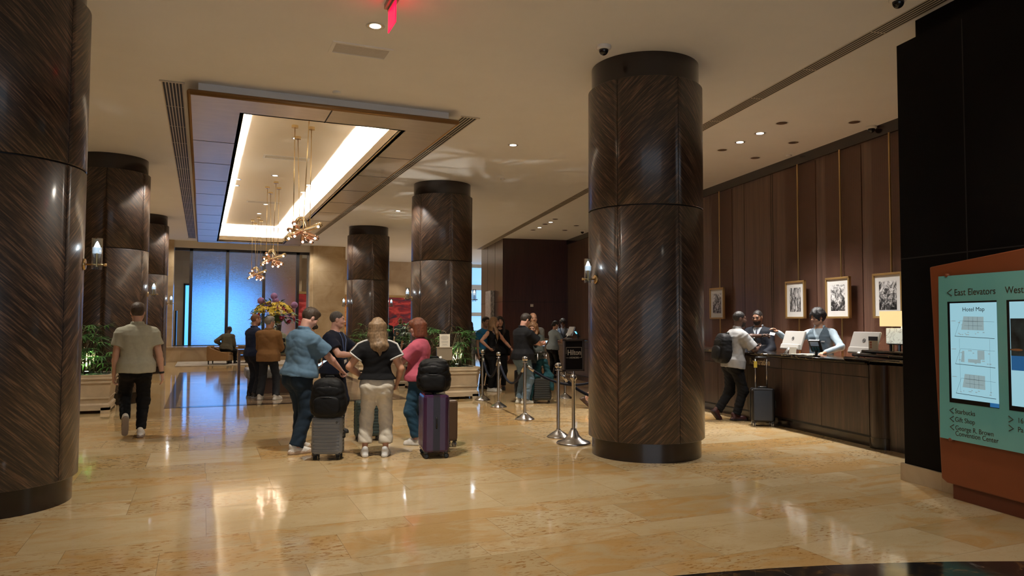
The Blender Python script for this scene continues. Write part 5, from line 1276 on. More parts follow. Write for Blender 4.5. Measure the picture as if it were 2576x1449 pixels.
def lanyard(c, mat, tt=.42, x=.0, badge=None, out=.026):
    f = c['front']; a = MB(); ax = c['ax']; NBk = c['NB']+ax*.012
    for sg in (-1, 1):
        pts = [NBk-c['sfwd']*.06*c['s'], NBk+c['ssd']*sg*.062*c['s'], f(.93, sg*.06, out), f(.80, sg*.058, out), f(.66, sg*.036+x*.5, out), f(tt+.06, x, out)]
        a.tube(pts, .0085, 6, flat=.35)
    a.build('lanyard', mat, c['t'])
    if badge:
        p = f(tt-.02, x, out+.006); b = MB().cbox((0, 0, 0), (.075, .005, .11)); M = Matrix.Translation(Vector(p)) @ Matrix((list(c['ssd'])+[0], list(c['sfwd'])+[0], list(c['ax'])+[0], (0, 0, 0, 1))).transposed(); M[3] = (0, 0, 0, 1); M.translation = Vector(p)
        b.xf(M); b.build('badge', badge, c['t'])
def glasses(c, mat):
    a = MB(); h = c['hp']
    for sg in (-1, 1):
        a.tube([h(sg*.155+.105*math.cos(u), .435, -.015+.075*math.sin(u)) for u in np.linspace(0, 2*PI, 15)[:-1]], .0022, 6, closed=True)
        a.tube([h(sg*.26, .42, .01), h(sg*.335, .2, .0), h(sg*.36, -.03, .0)], .0022, 6)
    a.tube([h(-.05, .44, 0), h(.05, .44, 0)], .0022, 6); a.build('glasses', mat, c['t'])
def wristband(c, k, mat, r=.031, w=.011, back=.0):
    d = nv(c['WR'][k]-c['EL'][k]); p = c['WR'][k]-d*(.012+back); a = MB(); a.tube([p-d*w, p+d*w], r*c['s'], 14); return a.build('watch', mat, c['t'])
def sleeves(c, mat):
    s, v = c['s'], Soft(c['h'])
    for k in 'lr':
        v.cap(c['SH'][k]+(c['NB']-c['SH'][k])*.25, c['SH'][k], .058*s, .068*s, .02); v.cap(c['SH'][k], c['EL'][k], .068*s, .054*s, .03); e = c['WR'][k]; v.cap(c['EL'][k], e, .050*s, .040*s, .025)
    v.build('shirt_sleeves', mat, c['t'], disp=folds(9, .007, 1.0))
# ---------------------------------------------------------------- luggage
def suitcase(label, loc, az, w, d, h, col, rough=.35, ribs=0, vertical=False, handle=0, wheel=.055, metal=0, zip_=True, group='wheeled suitcases', wcol=BLACKP, band=None, rd=.012):
    """local: x right, y away from the broad front face; az: direction of +y"""
    t = thing('suitcase', label, 'suitcase', (*loc, 0), -R(az), group); M = pm('shell_%.3f_%.3f_%.3f' % col, col, rough, metal, var=.05, vscale=8)
    z0 = wheel+.01; a = MB(); a.rbox((0, 0, z0+(h-z0)/2), (w, d, h-z0), min(.05, d*.25), 6)
    nr = ribs
    for i in range(nr):
        if vertical:
            x = -w*.36+w*.72*i/(nr-1); a.rbox((x, -d/2-.001, z0+(h-z0)/2), (w*.5/nr, .012, (h-z0)*.86), .004, 2); a.rbox((x, d/2+.001, z0+(h-z0)/2), (w*.5/nr, .012, (h-z0)*.86), .004, 2)
        else:
            z = z0+(h-z0)*(.12+.76*i/(nr-1)); a.rbox((0, -d/2-.001, z), (w*.86, rd, (h-z0)*.42/nr), .004, 2); a.rbox((0, d/2+.001, z), (w*.86, rd, (h-z0)*.42/nr), .004, 2)
            a.rbox((-w/2-.001, 0, z), (rd, d*.5, (h-z0)*.42/nr), .004, 2); a.rbox((w/2+.001, 0, z), (rd, d*.5, (h-z0)*.42/nr), .004, 2)
    o = a.build('shell', M, t)
    if zip_:
        a = MB(); a.rbox((0, 0, z0+(h-z0)/2), (w+.006, .022, h-z0+.006), .05, 6); a.build('zipper_seam', band or BLACKP, t)
    for sx in (-1, 1):
        for sy in (-1, 1):
            x, y = sx*(w/2-.045), sy*(d/2-.035); a = MB(); a.rbox((x, y, z0+.008), (.055, .05, .035), .012, 3); a.tube([(x, y, z0), (x, y, wheel*.5)], .012, 8)
            c = a.build('wheel_bracket', BLACKP, t)
            a = MB(); r = wheel*.48
            for q in (-.012, .012):
                b = MB(); b.lathe([(r*.6, -.008), (r, -.006), (r, .006), (r*.6, .008)], n=20); b.xf(Matrix.Translation((x+q, y+.006, r)) @ Matrix.Rotation(PI/2, 4, 'Y')); a.add(b.v, b.f, 0, True)
            a.build('wheel', wcol, c)
    a = MB(); a.tube([(-.07, 0, h-.004), (-.06, 0, h+.018), (.06, 0, h+.018), (.07, 0, h-.004)], .010, 8); a.build('top_handle', BLACKP, t)
    a = MB(); a.tube([(w/2-.004, 0, z0+(h-z0)*.42), (w/2+.018, 0, z0+(h-z0)*.44), (w/2+.018, 0, z0+(h-z0)*.60), (w/2-.004, 0, z0+(h-z0)*.62)], .009, 8); a.build('side_handle', BLACKP, t)
    if handle:
        a = MB(); y = d/2-.04; hw = w*.24
        for sx in (-1, 1): a.tube([(sx*hw, y, h-.02), (sx*hw, y, handle-.012)], .010, 10)
        r = a.build('handle_rods', STEEL, t); a = MB(); a.tube([(-hw, y, handle-.02), (-hw+.008, y, handle), (hw-.008, y, handle), (hw, y, handle-.02)], .014, 10); a.build('grip', BLACKP, r)
    return t
def backpack(label, loc, az, w=.34, d=.22, h=.46, col=(.005, .005, .0055), z=0, tilt=0, pockets=2, squash=0, straps=True, group='backpacks', mid=None, hs=.008):
    """local: y points to the wearer, front pocket at -y; rests at z"""
    t = thing('backpack', label, 'backpack', (*loc, z), -R(az), group); t.rotation_euler = (R(tilt), 0, -R(az))
    M = cloth('nylon_%.3f_%.3f_%.3f' % col, col, .6, .15); M2 = cloth('nylon2_%.3f_%.3f_%.3f' % (mid or col), mid or col, .6, .15)
    v = Soft(hs); v.ell((0, 0, h*.5), (w/2, d/2, h/2), None, .02, 0, 0, 3.2); v.ell((0, .02, h*.30), (w*.52, d*.48, h*.31), None, .04, 0, 0, 3)
    v.build('main_compartment', M, t, disp=folds(5, .006+squash, 1.0))
    v = Soft(hs); v.ell((0, -d*.44, h*.30), (w*.40, d*.18, h*.25), None, .02, 0, 0, 3.4)
    v.build('front_pocket', M2, t, disp=folds(6, .004, 1.0))
    if pockets > 1:
        v = Soft(hs); v.ell((0, -d*.36, h*.66), (w*.38, d*.16, h*.14), None, .02, 0, 0, 3.2); v.build('upper_pocket', M2, t, disp=folds(8, .004))
    a = MB()
    for zz, ww, yy in ((h*.53, w*.36, -d*.60), (h*.79, w*.32, -d*.47)): a.tube([(x*ww, yy+abs(x)**2.5*.05, zz-abs(x)**3*h*.08) for x in np.linspace(-1, 1, 11)], .004, 6)
    a.build('zippers', pm('grey_zip', (.05, .05, .055), .35, .6), t)
    a = MB(); a.tube([(-.05, d*.25, h*.965), (-.045, d*.25, h*1.03), (.045, d*.25, h*1.03), (.05, d*.25, h*.965)], .011, 8); a.build('carry_handle', M, t)
    if straps:
        for sx in (-1, 1):
            a = MB(); a.tube([(sx*.07, d*.42, h*.93), (sx*.10, d*.66, h*.90), (sx*.125, d*.80, h*.62), (sx*.13, d*.66, h*.30), (sx*.13, d*.42, h*.12)], .020, 10, flat=.45); a.build('shoulder_strap', M, t)
    return t
def pt2(x, y, az, dist): return (x+math.sin(R(az))*dist, y+math.cos(R(az))*dist)
sg_ = suitcase('silver grey hard suitcase under a black backpack, before the man in the light blue polo', pt2(1.345, 8.70, 20, .12), 20, .355, .225, .495, (.185, .19, .20), .38, 9, False, .93, rd=.005)
b = MB().lathe([(.014, 0), (.014, .004), (0, .004)], n=20); b.xf(Matrix.Translation((.12, -.112, .44)) @ Matrix.Rotation(PI/2, 4, 'X')); b.build('round_emblem', BLACKP, sg_)
b = backpack('black laptop backpack standing on the silver grey suitcase', pt2(1.36, 8.70, 20, .040), 20, .385, .24, .455, z=.497)
pc = (2.60, 8.57)
suitcase('large glossy purple suitcase under a black bag', pc, -8.6, .48, .305, .745, (.050, .018, .055), .16, 5, True, 0, .06, 0, True, band=pm('purple_band', (.012, .006, .014), .3)).rotation_euler = (0, 0, R(-98.6))
v = backpack('slouching black backpack lying on the large purple suitcase', (pc[0]-.01, pc[1]-.02), 20, .38, .30, .40, z=.768, squash=.006)
bt = thing('water_bottle', 'clear plastic water bottle in the side of the bag on the purple suitcase', 'bottle', (pc[0]+.145, pc[1]-.0, .97)); bt.rotation_euler = (0, R(-18), 0)
MB().lathe([(.0, 0), (.03, 0), (.032, .02), (.03, .06), (.032, .11), (.031, .15), (.014, .195), (.013, .21)], n=24).build('bottle_body', GLASS, bt); MB().lathe([(.0325, .07), (.0325, .12)], n=24, caps=False).build('bottle_label', pm('blue_white_label', (.05, .15, .45), .4), bt); MB().lathe([(.016, .205), (.016, .228), (0, .228)], n=16).build('bottle_cap', WHITEM, bt)
suitcase('brown suitcase standing half hidden behind the purple one', (2.86, 9.12), -8, .40, .25, .60, (.10, .055, .03), .5, 0, False, 0, .07, wcol=STEEL)
suitcase('dark green ribbed suitcase with raised handle behind the woman in white trousers', (2.10, 9.98), 5, .36, .24, .545, (.030, .050, .042), .4, 10, False, .90)
suitcase('black ribbed suitcase draped with a teal jacket, beside the man in light jeans', (6.24, 13.22), 24, .36, .25, .52, (.020, .024, .024), .5, 9, False, 1.0)
jk = thing('teal_jacket', 'teal jacket draped over the black ribbed suitcase', 'jacket', (6.24, 13.22, .5), -R(24)); TEALC = cloth('teal_fabric', (.006, .040, .050))
v = Soft(.012); v.ell((0, .0, .03), (.20, .15, .05), None, .04); v.cap((-.16, -.08, .02), (-.23, -.12, -.40), .05, .035, .05); v.cap((.17, -.06, .03), (.20, -.14, -.20), .055, .04, .05); v.cap((-.12, -.02, .04), (-.05, .02, .30), .075, .05, .06); v.cap((.13, .0, .05), (.05, .04, .33), .07, .05, .06); v.cap((-.05, .03, .30), (.05, .03, .33), .045, .045, .04)
v.ell((0, -.13, .05), (.03, .10, .6), None, .01, 0, 1); v.build('cloth', TEALC, jk, disp=folds(4, .02, 1.2))
suitcase('shiny black suitcase with yellow tag before the registration desk', (8.13, 9.12), 33, .36, .25, .585, (.009, .009, .010), .22, 0, False, 1.06, .055, wcol=pm('pale_wheels', (.5, .48, .44), .4))
yt = tag(MB().cbox((0, 0, 0), (.05, .006, .10)).build('luggage_tag', pm('yellow_tag', (.55, .42, .05), .5)), 'yellow tag on the raised handle of the shiny black suitcase', 'luggage tag'); q = pt2(8.13, 9.12, 33, .085); q = pt2(*q, 123, -.086); yt.location = (*pt2(*q, 33, -.016), .95); yt.rotation_euler = (0, 0, -R(33))
suitcase('black suitcase standing in the queue behind the second rope', (6.75, 15.0), 20, .42, .28, .66, (.008, .008, .009), .6, 0, False, .98)
suitcase('black suitcase at the back of the queue, beside the woman in black', (6.45, 14.6), 10, .38, .25, .56, (.009, .009, .010), .6, 0, False, 0)
# ---------------------------------------------------------------- lounge furniture
TANV = cloth('tan_velvet', (.33, .19, .085), .7); DKLEG = pm('dark_leg', (.02, .012, .008), .4)
def armchair(label, loc, rz):
    t = thing('armchair', label, 'armchair', (*loc, 0), rz, 'tan lounge chairs')
    MB().rbox((0, .0, .25), (.72, .74, .20), .04).build('seat_base', TANV, t); MB().rbox((0, -.04, .40), (.58, .62, .13), .05).build('seat_cushion', TANV, t)
    a = MB(); a.rbox((0, .34, .46), (.74, .12, .42), .05); a.xf(Matrix.Identity(4)); a.build('backrest', TANV, t)
    for sx in (-1, 1):
        a = MB(); a.add([(sx*.37, -.36, .15), (sx*.28, -.36, .15), (sx*.28, .38, .15), (sx*.37, .38, .15), (sx*.37, -.36, .40), (sx*.28, -.36, .40), (sx*.28, .0, .50), (sx*.37, .0, .50), (sx*.28, .38, .66), (sx*.37, .38, .66)],
              [(0, 1, 2, 3), (0, 4, 5, 1), (4, 7, 6, 5), (7, 9, 8, 6), (2, 8, 9, 3), (0, 3, 9, 7, 4), (1, 5, 6, 8, 2)]); a.build('armrest', TANV, t, .012)
        for y in (-.32, .33): MB().lathe([(.016, 0), (.028, .155)], (sx*.31, y, 0), 10).build('leg', DKLEG, t)
    return t
armchair('tan armchair holding the seated man before the water wall', (.62, 28.85), PI/2-.25); armchair('second tan armchair half hidden by the console table', (1.75, 29.6), PI/2+.3)
rug = MB().box(-.85, 3.6, 28.0, 31.0-.06, .001, .018).build('area_rug', pm('pale_grey_rug', (.42, .36, .28), .95, var=.25, vscale=3, bump=.3, bscale=90)); tag(rug, 'pale grey area rug under the armchairs by the water wall', 'rug')
WALN = make_vertical_wood('walnut_table', [(.03, .014, .007), (.075, .036, .016), (.13, .07, .035)], (1, 9, 9), .2, 8, .4)
ct = thing('console_table', 'dark wood console table left of the men at the ottoman', 'console table', (.84, 19.6, 0))
a = MB(); a.box(0, 1.7, 0, .5, .83, .88); a.build('table_top', WALN, ct, .004); MB().box(0, .055, 0, .5, 0, .83).build('end_panel', WALN, ct, .003); MB().box(1.645, 1.7, 0, .5, 0, .83).build('end_panel', WALN, ct, .003); MB().box(.055, 1.645, .02, .48, .70, .74).build('lower_shelf', WALN, ct)
ot = thing('ottoman', 'grey upholstered bench on a brown base behind the two men', 'ottoman', (1.6, 17.5, 0))
MB().rbox((0, 0, .17), (1.25, .85, .34), .02).build('base', pm('brown_base', (.07, .035, .02), .35), ot); MB().rbox((0, 0, .44), (1.4, 1.0, .20), .06, 4).build('cushion', cloth('grey_leather', (.22, .22, .22), .4, .05), ot)
va = thing('flower_vase', 'tall mirrored vase under the flower arrangement', 'vase', (1.70, 19.85, .882))
MB().lathe([(.0, 0), (.12, 0), (.15, .05), (.17, .30), (.19, .55), (.20, .72), (.19, .72), (.17, .55)], n=40).build('vase_body', pm('mirrored_vase', (.55, .65, .75), .08, .9), va)
fl = thing('flower_arrangement', 'large bouquet of yellow flowers and purple globe blooms in the lobby', 'bouquet', (1.70, 19.85, 1.62))
r = random.Random(9); a = MB(); g = MB()
def petal_flower(mb, c, s, n, nr, up=.35):
    nr = Vector(nr).normalized(); u = nr.orthogonal().normalized(); w = nr.cross(u)
    for k in range(n):
        an = 2*PI*k/n; d = (u*math.cos(an)+w*math.sin(an)); q = d.cross(nr)
        p0 = Vector(c); p1 = p0+d*s*.55+nr*s*up; p2 = p0+d*s+nr*s*up*.7
        mb.add([p0, p1+q*s*.25, p2, p1-q*s*.25], [(0, 1, 2, 3)], 0, True)
def shell_pt(lo=-.05):
    th = r.uniform(0, 2*PI); ph = r.uniform(lo, 1.35); return Vector((math.cos(th)*math.cos(ph)*.50, math.sin(th)*math.cos(ph)*.42, math.sin(ph)*.40+.04))
YEL = pm('yellow_petals', (.70, .50, .04), .5, var=.2, vscale=20); REDP = pm('crimson_petals', (.30, .008, .03), .5); WHP = pm('white_petals', (.75, .74, .68), .5); PUR = pm('purple_petals', (.16, .05, .32), .5); GRN = pm('bouquet_green', (.03, .085, .02), .5, var=.4, vscale=12)
def bloom(nm, mt, cnt, s, n, lo=-.05, cond=None):
    for k in range(cnt):
        p = shell_pt(lo); mb = MB()
        for _ in range(3): petal_flower(mb, p+Vector((r.uniform(-.04, .04), r.uniform(-.04, .04), r.uniform(-.02, .03))), s*r.uniform(.8, 1.1), n, p+Vector((0, -.1, .1)), .4)
        mb.build(nm, mt, fl)
bloom('yellow_lily', YEL, 70, .085, 6, .2); bloom('crimson_rose', REDP, 24, .058, 8, -.2); bloom('white_rose', WHP, 9, .055, 8, .0); bloom('purple_statice', PUR, 14, .05, 6, -.1)
for k in range(150):
    p = shell_pt(-.35)*r.uniform(.6, 1.12); d = Vector((p.x, p.y, p.z*.4-.05)).normalized(); q = d.orthogonal().normalized(); ln = r.uniform(.10, .24)
    g.add([p, p+d*ln*.5+q*.02, p+d*ln-Vector((0, 0, .05)), p+d*ln*.5-q*.02], [(0, 1, 2, 3)], 0, True)
g.ball((0, 0, .03), (.24, .2, .13), 14, 10); g.build('greenery', GRN, fl)
ALL = pm('allium_globe', (.38, .20, .42), .7, var=.35, vscale=80, bump=.8, bscale=140)
for x, z in ((-.33, .50), (-.01, .62), (.03, .50), (.50, .40)):
    v = MB(); v.tube([(x*.4, 0, .1), (x, -.05, z)], .006, 5); v.ball((x, -.05, z), .088, 20, 14); v.build('globe_bloom', ALL, fl)
for k in range(7):
    p = shell_pt(.1)*1.12; MB().tube([p*.6, p, p*1.22+Vector((0, 0, .03))], [.004, .016, .003], 6).build('lilac_spike', pm('lilac', (.42, .2, .45), .6), fl)
# ---------------------------------------------------------------- paintings and wall art
def sunset(name, c0, c1, c2, sc):
    m, N, L, B = new_mat(name); tc = N.new('ShaderNodeTexCoord'); P = tc.outputs['Object']
    f = math_node(N, L, 'ADD', noise(N, L, mapping(N, L, P, (1, 1, 2.6), (0, .35, 0), sc), 1.3, 5, .6, .8), 0)
    r_ = ramp(N, [(.36, c0), (.50, c1), (.60, c2), (.70, c1)]); L.new(f, r_.inputs[0]); L.new(r_.outputs[0], B.inputs['Base Color']); B.inputs['Roughness'].default_value = .5
    return m
for i, (x0, x1, z0, z1, lb, cs_) in enumerate(((8.4, 10.4, 1.0, 2.86, 'large red sunset painting between the right-hand columns', ((.03, .02, .04), (.26, .015, .02), (.60, .06, .05))), (3.9, 5.45, 1.2, 2.9, 'red abstract painting seen through the clear pane of the water wall', ((.22, .012, .015), (.40, .02, .02), (.62, .10, .09))),
                                             (6.2, 7.7, 1.0, 2.85, 'orange desert painting left of the farthest right-hand column', ((.20, .05, .02), (.65, .24, .05), (.75, .40, .15))))):
    t = thing('painting', lb, 'painting', (0, YF, 0), 0, 'paintings on the far wall')
    if i == 1: t.location = (0, 36.65, 0)
    a = MB(); a.box(x0-.12, x0, -.06, -.002, z0-.12, z1+.12); a.box(x1, x1+.12, -.06, -.002, z0-.12, z1+.12); a.box(x0, x1, -.06, -.002, z0-.12, z0); a.box(x0, x1, -.06, -.002, z1, z1+.12); a.build('frame', pm('gold_painting_frame', (.40, .24, .09), .4, .4), t)
    MB().box(x0, x1, -.04, -.003, z0, z1).build('canvas', sunset('sunset_%d' % i, *cs_, (i*2.3, 0, i*1.1)), t)
    spot('painting_light', ((x0+x1)/2, (t.location.y)-1.6, 4.7), ((x0+x1)/2, t.location.y, 1.9), 70, 55, .6, WARM, .05)
m, N, L, B = new_mat('silver_relief'); tc = N.new('ShaderNodeTexCoord'); f = noise(N, L, mapping(N, L, tc.outputs['Object'], (1, 1, .4)), 22, 4, .7)
r_ = ramp(N, [(.35, (.22, .20, .19)), (.6, (.62, .60, .57))]); L.new(f, r_.inputs[0]); L.new(r_.outputs[0], B.inputs['Base Color']); B.inputs['Metallic'].default_value = .5; B.inputs['Roughness'].default_value = .35; bump(N, L, B, f, .8, .02)
wa = tag(MB().box(-.16, -.01, -.58, .58, .0, 1.9).build('wall_art', m), 'silver textured relief panel on the reddish mahogany side wall', 'wall art'); wa.location = (*kb(2.15, 0), .95); wa.rotation_euler = (0, 0, -ANG)
x, y = kb(2.15, 1.3); spot('art_light', (x, y, 4.7), (*kb(2.15, 0), 1.8), 120, 40, .5, NEUT, .05)
al = tag(MB().box(-.055, .055, -.04, -.0, -.05, .05).build('fire_alarm', WHITEM), 'small white alarm box on the dark mahogany wall', 'alarm'); q = kb(-.003, -1.15); al.location = (*q, 2.23); al.rotation_euler = (0, 0, -ANG)
# dark lounge furniture glimpsed beyond
tvp = tag(MB().box(-.03, .03, -.5, .5, 0, 2.0).build('dark_screen', BLACKP), 'narrow dark screen by the left end of the water wall', 'screen'); tvp.location = (-1.02, 33.6, 0)
# ---------------------------------------------------------------- the people
NAVYL = pm('navy_lanyard', (.02, .03, .10), .6); BDG = pm('badge_white', (.5, .48, .45), .4); BDGB = pm('badge_blue', (.03, .06, .22), .4); BLKB = pm('black_band', (.008, .008, .008), .5); SPEC = pm('glasses_frame', (.02, .015, .012), .3)
FAIR = (.52, .30, .215); PINK = (.55, .305, .235); TAN = (.45, .24, .15); BROWN = (.20, .10, .06); DARK = (.085, .042, .028)
JEAN = cloth('dark_denim', (.014, .026, .042)); BLK = cloth('black_fabric', (.005, .005, .006)); BLKP = cloth('black_trouser', (.004, .004, .005)); WSHOE = pm('white_sneaker', (.66, .63, .58), .6, var=.08, vscale=40); DSHOE = pm('dark_shoe', (.012, .011, .012), .5)
def shoe(col, sole=None, **k): return dict(mat=col, sole=sole or col, **k)
# 1 man walking away on the left
person('man in pale polo shirt and black trousers walking away past the left column', (-.83, 11.35), -3, 1.835, build=1.10, h=.0062, skin_c=FAIR, hair=('short', (.045, .026, .016)), head=(6, 3, 0),
       top=dict(mat=cloth('pale_sage_polo', (.38, .37, .29)), collar=1, sleeve=.62, hem=.03, loose=.020, fold=.007, sr=.008), legs=dict(mat=BLKP, hem=.95, cuff=.044, fold=.007), shoes=shoe(WSHOE, pm('taupe_sole', (.24, .19, .16), .6)),
       lh=(-.27, .04, .86), rh=(.33, .0, .83), lp=(-.5, -1, 0), rp=(.7, -1, 0), lf=(-.115, -.04, .17, -4), rf=(.075, .04, 0, 6), foot={'l': dict(pitch=62)}, hands={'l': dict(curl=.5), 'r': dict(curl=.35, n=(-1, .2, 0))},
       extra=lambda c: wristband(c, 'r', BLKB, .033, .012))
# 2 man in light blue polo, arm on the suitcase handle
person('man in light blue polo and dark jeans leaning on the grey suitcase handle', (1.10, 9.42), 62, 1.78, build=1.15, belly=.045, h=.0062, skin_c=PINK, hair=('short', (.05, .03, .018)), head=(4, 34, 0), lean=5, side=3,
       top=dict(mat=cloth('light_blue_polo', (.10, .175, .255)), collar=1, sleeve=.78, hem=.13, loose=.024, fold=.008, sr=.016), legs=dict(mat=JEAN, hem=.98, cuff=.062, fold=.009, waist=.165, belt=pm('brown_belt', (.05, .03, .02), .5)), shoes=shoe(WSHOE, pm('cream_sole', (.48, .36, .26), .6), sole_h=.034),
       lh=(-.12, .30, 1.02), rh=(.25, .47, .99), rp=(.9, -.5, -.3), lp=(-1, -.4, -.5), lf=(-.10, .10, 0, -12), rf=(.13, -.10, 0, 12), hands={'r': dict(curl=1.1, n=(-.1, .3, -1), thumb=.9), 'l': dict(curl=.5, n=(.2, 0, 1), d=(.5, .7, .1))},
       extra=lambda c: lanyard(c, NAVYL, .55, -.03))
# 3 man in navy shirt
person('man in navy tee with lanyard facing the women and holding a phone', (1.76, 10.75), 125, 1.735, build=1.17, belly=.03, h=.0062, skin_c=PINK, hair=('buzz', (.06, .05, .045)), head=(-28, 2, 0),
       top=dict(mat=cloth('navy_tee', (.006, .009, .022)), sleeve=.72, hem=.06, loose=.020, fold=.006, sr=.012), legs=dict(mat=cloth('navy_trouser', (.006, .009, .022)), hem=.97, cuff=.06), shoes=shoe(DSHOE),
       rh=(.07, .37, 1.13), rp=(.9, -.4, -.4), lh=(-.44, .34, .98), lp=(-.8, -.3, -.6), hands={'r': dict(curl=.55, n=(-.2, -.1, 1), d=(-.6, .6, .05), thumb=.8), 'l': dict(curl=.8, n=(.4, 0, -1))},
       extra=lambda c: (lanyard(c, pm('blue_white_lanyard', (.10, .14, .30), .6), .30, .02, BDG), wristband(c, 'r', BLKB, .033, .012)))
# 4 woman in white trousers seen from behind
person('woman with long fair hair, black top and white cropped trousers, seen from behind', (1.95, 8.78), 14, 1.63, 'f', build=1.16, h=.0062, skin_c=(.52, .27, .17), hair=('long', (.20, .125, .065), .30, .05), head=(14, -2, 0),
       top=dict(mat=cloth('black_tee', (.004, .004, .005)), mat2=cloth('white_trim', (.55, .54, .52)), sleeve=.50, cuff=1, stripe=1, hem=.235, loose=.022, fold=.006, sr=.012), legs=dict(mat=cloth('white_denim', (.60, .55, .46), .85, .15), hem=.80, cuff=.068, fold=.008, waist=.42), shoes=shoe(pm('white_runner', (.60, .59, .57), .6), pm('bright_sole', (.78, .77, .74), .5), sole_h=.034),
       lh=(-.17, .12, .93), lp=(-1.3, -.7, .2), rh=(.24, .12, .86), rp=(.7, -1, 0), lf=(-.135, 0, 0, -8), rf=(.11, -.02, 0, 10), hands={'l': dict(curl=.9, n=(.3, .6, -.7)), 'r': dict(curl=.5)},
       extra=lambda c: wristband(c, 'l', BLKB, .026, .012))
# 5 woman in pink
def pink_extra(c):
    lanyard(c, NAVYL, .32, .0, BDGB); glasses(c, SPEC); w = wristband(c, 'l', BLKB, .026, .010, .02)
    d = nv(c['WR']['l']-c['EL']['l']); p = c['WR']['l']-d*.032+np.array([-.024, .004, .012]); MB().cbox(tuple(p), (.006, .034, .038)).build('watch_face', pm('blue_watch', (.02, .15, .4), .2, emit=(.05, .35, .9), estr=.5), c['t'])
person('red-haired woman in pink shirt and glasses holding a paper cup', (2.66, 9.42), -58, 1.63, 'f', build=1.20, belly=.03, h=.0062, skin_c=PINK, hair=('bob', (.16, .045, .018)), head=(-6, 5, 0),
       top=dict(mat=cloth('pink_tee', (.50, .105, .155)), sleeve=.78, hem=.10, loose=.020, fold=.007, sr=.014, scoop=1), legs=dict(mat=cloth('blue_jeans', (.025, .07, .115)), hem=.93, cuff=.052), shoes=shoe(WSHOE),
       lh=(-.02, .33, 1.12), lp=(-1, -.3, -.6), rh=(.12, .34, 1.12), rp=(1, -.4, -.5), hands={'l': dict(curl=.7, d=(.5, .7, .12), n=(.6, -.2, .6)), 'r': dict(curl=.8, d=(-.3, .8, .2), n=(-.9, .2, 0))}, extra=pink_extra)
# 6, 7 two men by the ottoman
person('bearded man in navy polo with glasses, hands together, beside the console table', (1.0, 16.25), 60, 1.73, build=1.12, belly=.03, h=.009, skin_c=PINK, hair=('buzz', (.20, .09, .05)), beard=(.18, .06, .025), head=(10, 0, 0),
       top=dict(mat=cloth('navy_polo', (.008, .013, .035)), collar=1, sleeve=.8, hem=.08, loose=.018, sr=.01), legs=dict(mat=cloth('black_jean', (.012, .014, .02)), hem=.97, cuff=.06), shoes=shoe(DSHOE, pm('grey_sole', (.3, .3, .3), .6)),
       lh=(-.06, .27, .95), rh=(.04, .30, .93), hands={'l': dict(curl=.8, d=(.7, .5, -.2)), 'r': dict(curl=.8, d=(-.7, .5, -.2))}, extra=lambda c: glasses(c, SPEC))
person('grey-haired man in tan jacket carrying a pale backpack, seen from behind', (1.25, 15.72), 25, 1.68, build=1.10, h=.009, skin_c=PINK, hair=('short', (.26, .25, .235)), head=(35, 2, 0),
       top=dict(mat=cloth('tan_jacket', (.22, .115, .045)), collar=1, sleeve=1.95, hem=-.02, loose=.030, fold=.008, name='jacket'), legs=dict(mat=cloth('dark_grey_trouser', (.02, .022, .028)), hem=.97, cuff=.060), shoes=shoe(WSHOE), lf=(-.17, .02, 0, -10), rf=(.17, .02, 0, 15),
       rh=(.10, .32, 1.02), lh=(-.10, .32, 1.02), extra=lambda c: glasses(c, SPEC))
backpack('pale olive and black backpack slung on the man in the tan jacket', pt2(1.25, 15.72, 60, .27), 5, .30, .17, .44, (.24, .25, .17), .92, 0, 2, mid=(.02, .02, .02), hs=.012)
# 8 dark-haired person glimpsed behind the pale blue polo
person('dark-haired person in a dark shirt, glimpsed behind the man in the light blue polo', (1.98, 14.6), -70, 1.58, 'f', h=.011, skin_c=TAN, hair=('bun', (.02, .014, .012)), top=dict(mat=cloth('charcoal_tee', (.02, .022, .024)), sleeve=.6), legs=dict(mat=BLKP), shoes=shoe(DSHOE))
# 9 seated man
person('man in olive jacket sitting in the tan armchair with his back to the camera', (.80, 28.78), 32, 1.72, build=1.1, h=.018, skin_c=DARK, hair=('buzz', (.012, .01, .01)), hip=(0, 0, .50), lean=14, head=(15, 18, 0),
       top=dict(mat=cloth('olive_jacket', (.11, .10, .075)), sleeve=1.95, hem=.05, loose=.03, name='jacket'), legs=dict(mat=BLKP), shoes=shoe(DSHOE), lh=(-.30, .18, .72), rh=(.10, .42, .62), lf=(-.1, .42), rf=(.12, .46))
# 10, 11 men before the sunset painting
person('bald bearded man in blue-grey shirt holding a paper cup before the sunset painting', (6.86, 27.0), 205, 1.72, h=.018, skin_c=FAIR, hair=None, beard=(.10, .06, .04), top=dict(mat=cloth('blue_grey_shirt', (.08, .12, .16)), sleeve=1.9, hem=.05, collar=1), legs=dict(mat=JEAN), shoes=shoe(DSHOE), rh=(.05, .32, 1.12))
person('dark-haired man in grey-blue shirt standing left of the bald man', (6.42, 27.35), 170, 1.73, h=.018, skin_c=BROWN, hair=('short', (.012, .01, .009)), beard=(.012, .01, .009), top=dict(mat=cloth('slate_shirt', (.05, .075, .10)), sleeve=1.9, hem=.05, collar=1), legs=dict(mat=JEAN), shoes=shoe(DSHOE))
# 12 woman in black behind the middle planter
person('dark-haired woman in black standing behind the palm in the middle', (5.22, 19.6), 200, 1.55, 'f', h=.015, skin_c=FAIR, hair=('long', (.014, .011, .01), .3), top=dict(mat=BLK, sleeve=.5), legs=dict(mat=BLKP), shoes=shoe(WSHOE))
